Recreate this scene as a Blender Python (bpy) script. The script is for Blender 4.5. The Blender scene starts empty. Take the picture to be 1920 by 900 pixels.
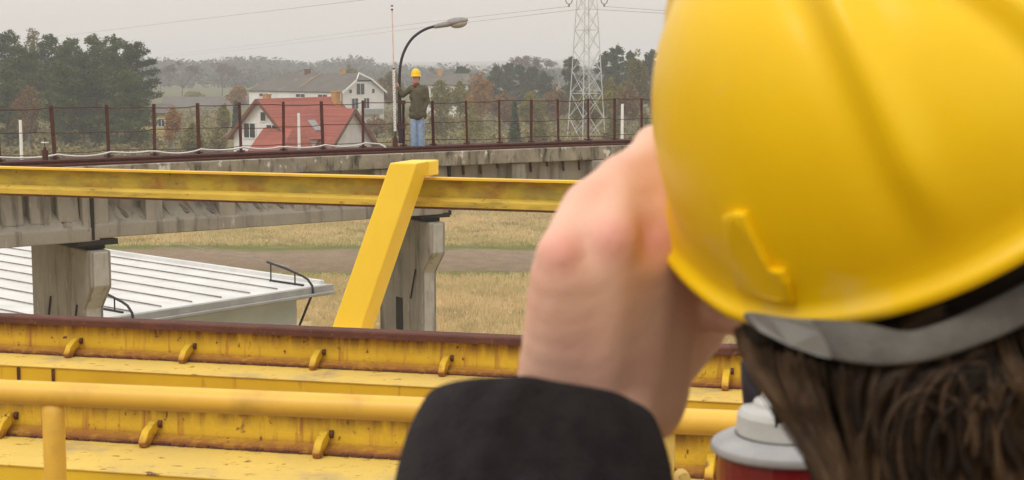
import bpy, bmesh, math, random
import numpy as np
from mathutils import Vector, Matrix
C = bpy.context.scene
R = math.radians
# ------------------------------------------------------------------ camera, world, sun
FPX = 2900.0
PITCH = math.atan(328 / FPX)
CAMZ = 10.0
cam_d = bpy.data.cameras.new('camera'); cam = bpy.data.objects.new('camera', cam_d)
C.collection.objects.link(cam); C.camera = cam
cam.location = (0, 0, CAMZ); cam.rotation_euler = (math.pi/2 - PITCH, 0, 0)
cam_d.sensor_width = 36; cam_d.lens = FPX / 1920 * 36
cam_d.clip_start = 0.05; cam_d.clip_end = 9000
cam_d.dof.use_dof = True; cam_d.dof.focus_distance = 22; cam_d.dof.aperture_fstop = 17
w = bpy.data.worlds.new('World'); C.world = w; w.use_nodes = True
nt = w.node_tree; nt.nodes.clear()
SUN_EL, SUN_AZ = R(52), R(215)
def wn(t): return nt.nodes.new(t)
sky = wn('ShaderNodeTexSky'); sky.sky_type = 'NISHITA'; sky.sun_disc = False
sky.sun_elevation = SUN_EL; sky.sun_rotation = SUN_AZ; sky.dust_density = 4
hs = wn('ShaderNodeHueSaturation'); hs.inputs['Saturation'].default_value = 0.25
nt.links.new(sky.outputs[0], hs.inputs['Color'])
tc = wn('ShaderNodeTexCoord'); sp = wn('ShaderNodeSeparateXYZ'); nt.links.new(tc.outputs['Generated'], sp.inputs[0])
rmp = wn('ShaderNodeValToRGB')        # overcast: cloud layer brightest overhead
rmp.color_ramp.elements[0].position = 0.0; rmp.color_ramp.elements[0].color = (8.5, 7.55, 6.85, 1)
rmp.color_ramp.elements[1].position = 0.9; rmp.color_ramp.elements[1].color = (16.5, 15.8, 15.2, 1)
e = rmp.color_ramp.elements.new(0.12); e.color = (9.0, 8.2, 7.55, 1)
nt.links.new(sp.outputs['Z'], rmp.inputs[0])
nz = wn('ShaderNodeTexNoise'); nz.inputs['Scale'].default_value = 3; nz.inputs['Detail'].default_value = 5
mpn = wn('ShaderNodeMapping'); mpn.inputs['Scale'].default_value = (1, 1, 5)
nt.links.new(tc.outputs['Generated'], mpn.inputs[0]); nt.links.new(mpn.outputs[0], nz.inputs['Vector'])
mr = wn('ShaderNodeMapRange'); mr.inputs[3].default_value = 0.94; mr.inputs[4].default_value = 1.06
nt.links.new(nz.outputs[0], mr.inputs[0])
vm = wn('ShaderNodeVectorMath'); vm.operation = 'SCALE'
nt.links.new(rmp.outputs[0], vm.inputs[0]); nt.links.new(mr.outputs[0], vm.inputs['Scale'])
mx = wn('ShaderNodeMixRGB'); mx.inputs[0].default_value = 0.92
nt.links.new(hs.outputs[0], mx.inputs[1]); nt.links.new(vm.outputs[0], mx.inputs[2])
bg = wn('ShaderNodeBackground'); bg.inputs[1].default_value = 0.1
nt.links.new(mx.outputs[0], bg.inputs[0])
wo = wn('ShaderNodeOutputWorld'); nt.links.new(bg.outputs[0], wo.inputs[0])
sun_d = bpy.data.lights.new('sun', 'SUN'); sun_d.energy = 1.0; sun_d.angle = R(25); sun_d.color = (1, .965, .91)
sun = bpy.data.objects.new('sun', sun_d); C.collection.objects.link(sun)
# light arrives from behind-left of the camera, high
sd = Vector((math.sin(R(-38)) * math.cos(SUN_EL), -math.cos(R(-38)) * math.cos(SUN_EL), math.sin(SUN_EL)))
sun.rotation_euler = sd.to_track_quat('Z', 'Y').to_euler()
C.view_settings.view_transform = 'Standard'; C.view_settings.look = 'None'
C.view_settings.exposure = 0.0; C.view_settings.gamma = 1; C.view_settings.use_curve_mapping = False
C.cycles.use_denoising = True; C.cycles.max_bounces = 6; C.cycles.volume_bounces = 1
C.cycles.transparent_max_bounces = 8
rnd = random.Random(7); rng = np.random.default_rng(5)

# ------------------------------------------------------------------ helpers
SP, CP = math.sin(PITCH), math.cos(PITCH)
def ray(px, py):
    v = (450 - py) / FPX
    return Vector(((px - 960) / FPX, CP + v * SP, -SP + v * CP))
def W(px, py, D):                                  # world point seen at that pixel, D metres ahead
    r = ray(px, py); r = r * (D / r.y); return Vector((r.x, r.y, r.z + CAMZ))
def G(px, py, z):                                  # where the line of sight meets height z
    r = ray(px, py); r = r * ((z - CAMZ) / r.z); return Vector((r.x, r.y, z))
def ZT(py, D): return W(960, py, D).z

class MB:
    def __init__(s): s.v = []; s.f = []
    def add(s, vs, fs):
        o = len(s.v); s.v += [tuple(v) for v in vs]; s.f += [tuple(i + o for i in f) for f in fs]; return s
    def box(s, c, ax, ay, az):                     # centre and three half-axis vectors
        c = Vector(c); ax = Vector(ax); ay = Vector(ay); az = Vector(az)
        vs = [c + ax*i + ay*j + az*k for i in (-1, 1) for j in (-1, 1) for k in (-1, 1)]
        fs = [(0,1,3,2),(4,6,7,5),(0,4,5,1),(2,3,7,6),(0,2,6,4),(1,5,7,3)]
        return s.add(vs, fs)
    def bar(s, a, b, wd, hg, up=(0,0,1)):          # rectangular bar from a to b
        a = Vector(a); b = Vector(b); d = (b - a); u = Vector(up)
        sd_ = d.cross(u)
        if sd_.length < 1e-6: sd_ = d.cross(Vector((1,0,0)))
        sd_.normalize(); u2 = sd_.cross(d).normalized()
        return s.box((a+b)/2, d/2, sd_*wd/2, u2*hg/2)
    def tube(s, pts, rad, n=8, cap=True):
        pts = [Vector(p) for p in pts]
        rs = rad if isinstance(rad, (list, tuple)) else [rad]*len(pts)
        vs = []; prev = None
        for i, p in enumerate(pts):
            t = (pts[min(i+1, len(pts)-1)] - pts[max(i-1, 0)]).normalized()
            if prev is None:
                a = t.cross(Vector((0, 0, 1)))
                if a.length < 1e-3: a = t.cross(Vector((0, 1, 0)))
            else: a = prev - t*prev.dot(t)
            a.normalize(); prev = a; b = t.cross(a)
            vs += [p + (a*math.cos(2*math.pi*k/n) + b*math.sin(2*math.pi*k/n))*rs[i] for k in range(n)]
        fs = [(i*n+k, i*n+(k+1) % n, (i+1)*n+(k+1) % n, (i+1)*n+k) for i in range(len(pts)-1) for k in range(n)]
        if cap: fs += [tuple(range(n))[::-1], tuple((len(pts)-1)*n+k for k in range(n))]
        return s.add(vs, fs)
    def prism(s, poly, d):                         # polygon (list of points) swept along vector d
        n = len(poly); poly = [Vector(p) for p in poly]; d = Vector(d)
        vs = poly + [p + d for p in poly]
        fs = [tuple(range(n))[::-1], tuple(range(n, 2*n))] + [(k, (k+1) % n, n+(k+1) % n, n+k) for k in range(n)]
        return s.add(vs, fs)
    def loft(s, rings, cap=True, close=True):
        n = len(rings[0]); vs = [p for r in rings for p in r]
        m = n if close else n-1
        fs = [(i*n+k, i*n+(k+1) % n, (i+1)*n+(k+1) % n, (i+1)*n+k) for i in range(len(rings)-1) for k in range(m)]
        if cap: fs += [tuple(range(n))[::-1], tuple((len(rings)-1)*n+k for k in range(n))]
        return s.add(vs, fs)
    def ball(s, c, r, n=10, m=6, R3=None):
        c = Vector(c); r = Vector(r) if not isinstance(r, (int, float)) else Vector((r, r, r))
        vs = []
        for j in range(m+1):
            th = math.pi*j/m
            for k in range(n):
                p = Vector((r.x*math.sin(th)*math.cos(2*math.pi*k/n), r.y*math.sin(th)*math.sin(2*math.pi*k/n), r.z*math.cos(th)))
                vs.append(c + (R3 @ p if R3 else p))
        fs = [(j*n+k, (j+1)*n+k, (j+1)*n+(k+1) % n, j*n+(k+1) % n) for j in range(m) for k in range(n)]
        return s.add(vs, fs)
    def cap_(s, a, b, ra, rb, n=14):               # tapered capsule
        a = Vector(a); b = Vector(b); d = b - a; L = d.length; t = d / L
        pts = []; rs = []
        for q in (0.05, .35, .7): pts.append(a - t*ra*math.cos(q*math.pi/2)); rs.append(ra*math.sin(q*math.pi/2))
        pts.append(a); rs.append(ra); pts.append(b); rs.append(rb)
        for q in (.7, .35, .05): pts.append(b + t*rb*math.cos(q*math.pi/2)); rs.append(rb*math.sin(q*math.pi/2))
        return s.tube(pts, rs, n)

def link(name, me, m, parent=None, smooth=False):
    o = bpy.data.objects.new(name, me); C.collection.objects.link(o)
    if m is not None:
        if len(me.materials): me.materials[0] = m
        else: me.materials.append(m)
    if smooth:
        me.polygons.foreach_set('use_smooth', [True]*len(me.polygons))
    if parent: o.parent = parent
    return o
def wl(o):                                         # location of a parent chain (no rotations used)
    p = Vector((0, 0, 0))
    while o is not None: p += o.location; o = o.parent
    return p
def fixn(me):
    bm = bmesh.new(); bm.from_mesh(me); bmesh.ops.recalc_face_normals(bm, faces=bm.faces); bm.to_mesh(me); bm.free()
def build(name, mb, m, parent=None, smooth=False, bevel=0, origin=None, autosmooth=None):
    off = wl(parent) if parent else (Vector(origin) if origin else Vector((0, 0, 0)))
    me = bpy.data.meshes.new(name)
    me.from_pydata([(v[0]-off.x, v[1]-off.y, v[2]-off.z) for v in mb.v], [], mb.f)
    me.update(); fixn(me)
    o = link(name, me, m, parent, smooth)
    if not parent: o.location = off
    if bevel:
        b = o.modifiers.new('bevel', 'BEVEL'); b.width = bevel; b.segments = 2; b.limit_method = 'ANGLE'; b.angle_limit = R(40)
    return o
def tag(o, label=None, cat=None, group=None, kind=None):
    if label: o['label'] = label
    if cat: o['category'] = cat
    if group: o['group'] = group
    if kind: o['kind'] = kind
    return o
def thing(name, loc, label, cat, group=None):
    o = bpy.data.objects.new(name, None); o.location = loc; o.empty_display_size = .2
    C.collection.objects.link(o); return tag(o, label, cat, group)

# ------------------------------------------------------------------ materials
def mat(name, base, base2=None, scale=3, rough=.8, stains=(), bump=0, bscale=40, spec=.3, stretch=(1, 1, 1), coat=0, sss=0, metal=0):
    m = bpy.data.materials.new(name); m.use_nodes = True; t = m.node_tree; n = t.nodes; L = t.links
    b = n['Principled BSDF']; b.inputs['Roughness'].default_value = rough
    b.inputs['Specular IOR Level'].default_value = spec; b.inputs['Metallic'].default_value = metal
    if coat: b.inputs['Coat Weight'].default_value = coat; b.inputs['Coat Roughness'].default_value = .25
    if sss:
        b.inputs['Subsurface Weight'].default_value = sss; b.inputs['Subsurface Radius'].default_value = (.012, .004, .002)
        b.inputs['Subsurface Scale'].default_value = 1
    tc = n.new('ShaderNodeTexCoord')
    def noise(sc, st=(1, 1, 1), det=5, off=0):
        mp = n.new('ShaderNodeMapping'); mp.inputs['Scale'].default_value = st; mp.inputs['Location'].default_value = (off, off*.7, off*1.3)
        L.new(tc.outputs['Object'], mp.inputs[0])
        z = n.new('ShaderNodeTexNoise'); z.inputs['Scale'].default_value = sc; z.inputs['Detail'].default_value = det
        z.inputs['Roughness'].default_value = .6
        L.new(mp.outputs[0], z.inputs['Vector']); return z.outputs[0]
    base2 = base2 or tuple(c*.85 for c in base)
    r = n.new('ShaderNodeMapRange'); r.inputs[1].default_value = .35; r.inputs[2].default_value = .65
    L.new(noise(scale, stretch), r.inputs[0])
    x = n.new('ShaderNodeMixRGB'); x.inputs[1].default_value = (*base, 1); x.inputs[2].default_value = (*base2, 1)
    L.new(r.outputs[0], x.inputs[0]); col = x.outputs[0]
    for i, s in enumerate(stains):                 # colour, scale, stretch, lo, hi, (zlo, zhi)
        c, sc, st, lo, hi = s[:5]
        r = n.new('ShaderNodeMapRange'); r.inputs[1].default_value = lo; r.inputs[2].default_value = hi
        L.new(noise(sc, st, 7, 3.7*(i+1)), r.inputs[0]); fac = r.outputs[0]
        if len(s) > 5 and s[5]:
            sx = n.new('ShaderNodeSeparateXYZ'); L.new(tc.outputs['Object'], sx.inputs[0])
            zr = n.new('ShaderNodeMapRange'); zr.inputs[1].default_value = s[5][0]; zr.inputs[2].default_value = s[5][1]
            L.new(sx.outputs['Z'], zr.inputs[0])
            mm = n.new('ShaderNodeMath'); mm.operation = s[6] if len(s) > 6 else 'MULTIPLY'; mm.use_clamp = True
            L.new(fac, mm.inputs[0]); L.new(zr.outputs[0], mm.inputs[1]); fac = mm.outputs[0]
        x = n.new('ShaderNodeMixRGB'); L.new(fac, x.inputs[0]); L.new(col, x.inputs[1]); x.inputs[2].default_value = (*c, 1)
        col = x.outputs[0]
    L.new(col, b.inputs['Base Color'])
    if bump:
        bp = n.new('ShaderNodeBump'); bp.inputs['Strength'].default_value = bump; bp.inputs['Distance'].default_value = .02
        L.new(noise(bscale, stretch), bp.inputs['Height']); L.new(bp.outputs[0], b.inputs['Normal'])
    return m
RUST = (.13, .045, .022); RUST2 = (.25, .095, .032); DRIP = (.37, .155, .035)
Y_CLEAN = mat('clean yellow paint', (.95, .66, .06), (.90, .60, .05), 2, .42, stains=[((.5, .33, .05), 9, (1, 1, 1), .72, .85)], spec=.4)
def y_old(name, zfoot, ztop):
    return mat(name, (.66, .43, .03), (.58, .36, .025), 4, .6, stains=[
        (DRIP, 34, (1, 1, .05), .56, .72),
        (RUST, 34, (1, 1, .8), .62, .68), ((.22, .09, .04), 11, (1, 1, 1), .64, .72),
        (DRIP, 7, (1, 1, .6), .25, .75, (zfoot + .045, zfoot + .01)),
        (RUST2, 30, (1, 1, .7), .2, .52, (zfoot + .034, zfoot + .014)),
        (RUST, 26, (1, 1, .12), .30, .60, (ztop - .075, ztop - .005)),
    ], bump=.25, bscale=60)
Y_PLATE = mat('weathered yellow plate', (.70, .49, .10), (.60, .42, .11), 3, .62, stains=[
    ((.38, .28, .15), 5, (1, 1, 1), .5, .75), (RUST, 14, (1, 2.5, 1), .63, .69), (DRIP, 22, (1, 1, 1), .62, .72)], bump=.15, bscale=50)
Y_WEB = mat('yellow girder web', (.72, .46, .03), (.62, .38, .025), 3, .6, stains=[(DRIP, 14, (1, 1, .15), .62, .74)])
Y_RAIL = mat('handrail yellow', (.78, .46, .06), (.70, .41, .055), 5, .42, stains=[((.12, .06, .02), 20, (1, 1, 1), .72, .77), ((.45, .25, .05), 6, (1, 1, 1), .58, .85)], spec=.45)
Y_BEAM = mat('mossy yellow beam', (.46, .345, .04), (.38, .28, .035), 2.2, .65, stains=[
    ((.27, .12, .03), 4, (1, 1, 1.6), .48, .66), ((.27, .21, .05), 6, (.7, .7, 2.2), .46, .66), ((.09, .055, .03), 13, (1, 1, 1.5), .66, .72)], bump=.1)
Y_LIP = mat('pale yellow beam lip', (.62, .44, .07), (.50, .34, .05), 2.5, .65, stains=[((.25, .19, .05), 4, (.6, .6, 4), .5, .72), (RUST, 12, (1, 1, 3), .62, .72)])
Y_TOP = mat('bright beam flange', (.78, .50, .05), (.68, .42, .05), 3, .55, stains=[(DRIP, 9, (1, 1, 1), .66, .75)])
RUSTM = mat('rusty steel', (.125, .05, .035), (.09, .036, .028), 8, .85, stains=[((.24, .12, .06), 30, (1, 1, 1), .6, .75)], bump=.3, bscale=80)
RUSTD = mat('dark rusty post', (.115, .045, .035), (.08, .033, .028), 5, .85, stains=[((.14, .06, .04), 20, (1, 1, 1), .6, .7)])
CONC = mat('weathered concrete', (.30, .275, .225), (.235, .215, .18), 1.6, .93, stains=[
    ((.10, .09, .07), 2.2, (2.2, 2.2, .22), .52, .72), ((.045, .04, .035), 5, (1, 1, .5), .66, .78), ((.44, .42, .37), 7, (1, 1, .3), .64, .75)], bump=.3, bscale=14)
CONCL = mat('pale concrete', (.40, .385, .34), (.33, .315, .27), 2.4, .93, stains=[
    ((.16, .145, .12), 3, (2, 2, .3), .55, .75)], bump=.25, bscale=14)
CORN = mat('stained concrete edge', (.31, .28, .22), (.20, .18, .14), 2.5, .95, stains=[
    ((.06, .055, .04), 3.5, (1.5, 1.5, .5), .5, .66), ((.55, .54, .49), 4, (1.2, 1.2, .8), .62, .68)], bump=.4, bscale=10)
DARK = mat('black grime and hole shade', (.03, .026, .022), rough=.9)
BALLAST = mat('brown deck ballast', (.085, .045, .035), (.06, .035, .03), 9, .95, bump=.5, bscale=20)
WHITEP = mat('white paint', (.80, .80, .78), (.72, .72, .70), 3, .5)
WHITEC = mat('white cable sheath', (.72, .71, .66), (.6, .59, .55), 3, .6)
ROOFW = mat('white metal roof', (.68, .68, .655), (.60, .60, .58), .6, .6, stains=[((.50, .49, .45), 1.2, (1, 1, 1), .52, .8), ((.30, .24, .18), 9, (1, 1, 1), .70, .76)])
SEAM = mat('dark roof seam', (.27, .25, .225), (.17, .14, .12), 2, rough=.8)
FASC = mat('grey roof edge', (.36, .36, .34), (.29, .29, .27), 2, .8)
WALLG = mat('pale green wall', (.50, .54, .50), (.44, .48, .44), 1, .85)
BLACK = mat('black pipe', (.018, .018, .02), rough=.5)
PYL = mat('pale galvanised steel', (.60, .61, .58), (.46, .47, .45), .4, .6)
LAMPG = mat('grey lamp shell', (.33, .32, .31), (.24, .23, .23), 8, .6)
LAMPP = mat('dark lamp pole', (.045, .038, .05), rough=.6)
LENS = mat('pale lamp lens', (.42, .38, .36), rough=.25, spec=.5)
REDT = mat('red roof tiles', (.37, .10, .07), (.30, .08, .055), .7, .8, stains=[((.22, .055, .04), 3, (.03, .03, 2.6), .42, .62), ((.20, .07, .05), .9, (1, 1, 1), .55, .8)])
GREYR = mat('grey slate roof', (.13, .12, .105), (.10, .092, .082), .5, .85, stains=[((.24, .22, .17), .6, (1, 1, 1), .6, .75)])
WALLW = mat('whitewashed wall', (.80, .79, .76), (.70, .69, .66), .5, .9)
WALLB = mat('bare block wall', (.66, .64, .60), (.55, .53, .49), .8, .95)
WALLY = mat('yellow plaster', (.60, .48, .20), (.52, .42, .18), .5, .9)
CHIM = mat('orange chimney brick', (.52, .30, .11), (.42, .22, .09), 1, .9)
GLASS = mat('dark window glass', (.03, .035, .04), rough=.2, spec=.5)
TRIMD = mat('brown verge board', (.17, .075, .05), rough=.8)
def leafm(name, a, b, sc=.5, rough=.85):
    return mat(name, a, b, sc, rough, stains=[(tuple(x*.5 for x in b), sc*2.3, (1, 1, 1), .52, .75)], spec=.1)
PINE = leafm('pine needles', (.095, .130, .040), (.055, .085, .030))
PINE2 = leafm('blue pine needles', (.070, .105, .046), (.045, .070, .036))
OLIVE = leafm('olive leaves', (.20, .17, .045), (.11, .105, .036))
ORANGE = leafm('orange autumn leaves', (.42, .21, .06), (.26, .145, .05))
YELL = leafm('yellow green leaves', (.30, .25, .05), (.16, .16, .04))
RUSSET = leafm('russet leaves', (.27, .155, .07), (.17, .12, .06))
TWIG = leafm('bare grey twigs', (.19, .15, .13), (.13, .11, .10))
BARK = mat('bark', (.10, .065, .045), (.06, .045, .035), 2, .95)
BARKW = mat('pale birch bark', (.35, .33, .30), (.22, .2, .18), 2, .95)
UNDER = leafm('mixed undergrowth', (.29, .235, .11), (.175, .165, .065), .12)
FARW = leafm('far woodland', (.075, .085, .065), (.055, .065, .052), .03)
GRASSM = leafm('dry grass', (.70, .53, .29), (.50, .41, .20), .18)
SKIN = mat('hand skin', (.71, .425, .315), (.77, .49, .37), 14, .55, sss=.05, bump=.07, bscale=130, spec=.35, stains=[((.70, .37, .29), 18, (1, 1, 1), .55, .85)])
def add_blush(m):
    t = m.node_tree; n_ = t.nodes; bs = n_['Principled BSDF']; src = bs.inputs['Base Color'].links[0].from_socket
    a_ = n_.new('ShaderNodeAttribute'); a_.attribute_name = 'blush'; x = n_.new('ShaderNodeMixRGB')
    mr_ = n_.new('ShaderNodeMapRange'); mr_.inputs[2].default_value = 1.0; mr_.inputs[4].default_value = .7; t.links.new(a_.outputs['Fac'], mr_.inputs[0])
    t.links.new(mr_.outputs[0], x.inputs[0]); t.links.new(src, x.inputs[1]); x.inputs[2].default_value = (.66, .27, .23, 1); t.links.new(x.outputs[0], bs.inputs['Base Color'])
add_blush(SKIN)
SKINF = mat('face skin', (.60, .36, .27), rough=.6)
def sheen(m):
    b_ = m.node_tree.nodes['Principled BSDF']; b_.inputs['Sheen Weight'].default_value = .05; b_.inputs['Sheen Roughness'].default_value = .5; return m
FLEECE = mat('black fleece', (.015, .0125, .0135), (.023, .019, .021), 60, 1.0, bump=.35, bscale=260, spec=.08)
HELM = mat('yellow helmet plastic', (.84, .545, .004), (.79, .50, .003), 9, .36, coat=.06, spec=.3, stains=[((.72, .52, .16), 11, (1, 1, 1), .56, .80), ((.50, .34, .05), 30, (.3, 2, 1), .70, .78)])
BAND = mat('grey nape strap', (.125, .118, .105), (.09, .085, .078), 60, .9, bump=.3, bscale=200)
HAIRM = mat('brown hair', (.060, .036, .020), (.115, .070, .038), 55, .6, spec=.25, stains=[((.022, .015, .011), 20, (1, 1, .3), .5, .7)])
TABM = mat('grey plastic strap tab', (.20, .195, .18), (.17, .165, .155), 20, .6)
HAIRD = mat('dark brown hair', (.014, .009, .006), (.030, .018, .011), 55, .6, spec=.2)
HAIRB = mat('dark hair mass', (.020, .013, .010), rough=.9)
sheen(FLEECE)
JEANM = mat('blue jeans denim', (.24, .33, .47), (.34, .43, .55), 9, .9, stains=[((.13, .19, .30), 5, (1, 1, .4), .55, .7)])
JACKM = mat('olive jacket cloth', (.125, .112, .075), (.092, .083, .056), 10, .95, stains=[((.04, .038, .027), 7, (1, 1, .5), .55, .7)])
DARKT = mat('dark trouser cloth', (.03, .032, .04), rough=.95)
BOOT = mat('boot leather', (.03, .022, .018), rough=.6)
REDP = mat('red scarf', (.35, .04, .04), rough=.9)

# ground sheet: bands of crop, ploughed soil and rough grass
gm = bpy.data.materials.new('field'); gm.use_nodes = True
t = gm.node_tree; n = t.nodes; L = t.links; b = n['Principled BSDF']; b.inputs['Roughness'].default_value = 1; b.inputs['Specular IOR Level'].default_value = .05
geo = n.new('ShaderNodeNewGeometry'); s = n.new('ShaderNodeSeparateXYZ'); L.new(geo.outputs['Position'], s.inputs[0])
def gnoise(sc, st=(1, 1, 1), det=6):
    mp = n.new('ShaderNodeMapping'); mp.inputs['Scale'].default_value = st; L.new(geo.outputs['Position'], mp.inputs[0])
    z = n.new('ShaderNodeTexNoise'); z.inputs['Scale'].default_value = sc; z.inputs['Detail'].default_value = det; z.inputs['Roughness'].default_value = .65
    L.new(mp.outputs[0], z.inputs['Vector']); return z.outputs[0]
def gmath(op, a, b_):
    m_ = n.new('ShaderNodeMath'); m_.operation = op
    for i, q in enumerate((a, b_)):
        if isinstance(q, (int, float)): m_.inputs[i].default_value = q
        else: L.new(q, m_.inputs[i])
    return m_.outputs[0]
yy = gmath('ADD', s.outputs['Y'], gmath('MULTIPLY', gmath('SUBTRACT', gnoise(.12), .5), 7))
yy = gmath('ADD', yy, gmath('MULTIPLY', s.outputs['X'], 0.02))
yy = gmath('ADD', yy, gmath('MULTIPLY', gmath('SUBTRACT', gnoise(2.2, (.5, 1, 1)), .5), 2.2))
rp = n.new('ShaderNodeValToRGB'); rp.color_ramp.interpolation = 'LINEAR'
L.new(gmath('DIVIDE', yy, 400), rp.inputs[0])
stops = [(0, (.55, .43, .22)), (64, (.58, .45, .24)), (71, (.45, .37, .17)), (72.4, (.20, .22, .06)), (74.2, (.18, .20, .06)), (75, (.27, .20, .135)),
         (83, (.33, .25, .175)), (84.3, (.17, .19, .055)), (88, (.34, .30, .13)), (94, (.36, .31, .14)), (100, (.40, .30, .16)), (107, (.24, .24, .09)), (114, (.22, .20, .08)), (150, (.20, .175, .075)), (400, (.14, .14, .07))]
els = rp.color_ramp.elements; els[0].position = 0; els[0].color = (*stops[0][1], 1); els[1].position = 1; els[1].color = (*stops[-1][1], 1)
for d_, c_ in stops[1:-1]:
    el = els.new(d_/400); el.color = (*c_, 1)
nz1 = gnoise(1.1, (1, .8, 1)); nz2 = gnoise(7, (1.6, .45, 1), 9)
m1 = n.new('ShaderNodeMapRange'); m1.inputs[1].default_value = .3; m1.inputs[2].default_value = .7; m1.inputs[3].default_value = .66; m1.inputs[4].default_value = 1.28
L.new(gmath('ADD', gmath('MULTIPLY', nz1, .5), gmath('MULTIPLY', nz2, .5)), m1.inputs[0])
sc_ = n.new('ShaderNodeVectorMath'); sc_.operation = 'SCALE'; L.new(rp.outputs[0], sc_.inputs[0]); L.new(m1.outputs[0], sc_.inputs['Scale'])
L.new(sc_.outputs[0], b.inputs['Base Color'])
bp = n.new('ShaderNodeBump'); bp.inputs['Strength'].default_value = .8; bp.inputs['Distance'].default_value = .3; L.new(nz2, bp.inputs['Height']); L.new(bp.outputs[0], b.inputs['Normal'])
g = MB(); g.add([(-3400, -300, 0), (3400, -300, 0), (3400, 4200, 0), (-3400, 4200, 0)], [(0, 1, 2, 3)])
tag(build('ground', g, gm), kind='structure')

# haze: one even volume around everything
hz = bpy.data.materials.new('haze'); hz.use_nodes = True; t = hz.node_tree; t.nodes.clear()
pv = t.nodes.new('ShaderNodeVolumePrincipled'); pv.inputs['Color'].default_value = (.93, .94, .96, 1); pv.inputs['Density'].default_value = .00068
pv.inputs['Anisotropy'].default_value = .1
oo = t.nodes.new('ShaderNodeOutputMaterial'); t.links.new(pv.outputs[0], oo.inputs['Volume'])
hb = MB().box((0, 1950, 31), (3500, 0, 0), (0, 2350, 0), (0, 0, 32))
tag(build('haze', hb, hz), kind='stuff')

# ------------------------------------------------------------------ foliage helpers
def leaf_arrays(cs, size, flat=.6, seed=0):
    r = np.random.default_rng(seed); N = len(cs)
    a = r.normal(size=(N, 3)); a[:, 2] *= flat; a /= np.linalg.norm(a, axis=1)[:, None]
    b_ = r.normal(size=(N, 3)); b_ -= a*(a*b_).sum(1)[:, None]; b_ /= np.linalg.norm(b_, axis=1)[:, None]
    sz = size*(.6 + .8*r.random(N))[:, None]
    q = np.stack([cs - a*sz*.5, cs + b_*sz*.2, cs + a*sz*.5, cs - b_*sz*.2], 1).reshape(-1, 3)
    return q
def leaf_mesh(name, q, m, parent=None, loc=None):
    me = bpy.data.meshes.new(name); N = len(q)
    off = np.array(wl(parent)) if parent else np.zeros(3)
    me.vertices.add(N); me.vertices.foreach_set('co', (q - off).astype(np.float32).ravel())
    F = N // 4; me.loops.add(N); me.loops.foreach_set('vertex_index', np.arange(N, dtype=np.int32))
    me.polygons.add(F); me.polygons.foreach_set('loop_start', np.arange(0, N, 4, dtype=np.int32))
    me.update(); me.validate()
    return link(name, me, m, parent)
def blob(c, rad, N, r):
    p = r.normal(size=(N, 3)); p /= np.linalg.norm(p, axis=1)[:, None]
    p *= (.55 + .45*r.random(N))[:, None]
    return np.array(c) + p*np.array(rad)
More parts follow.
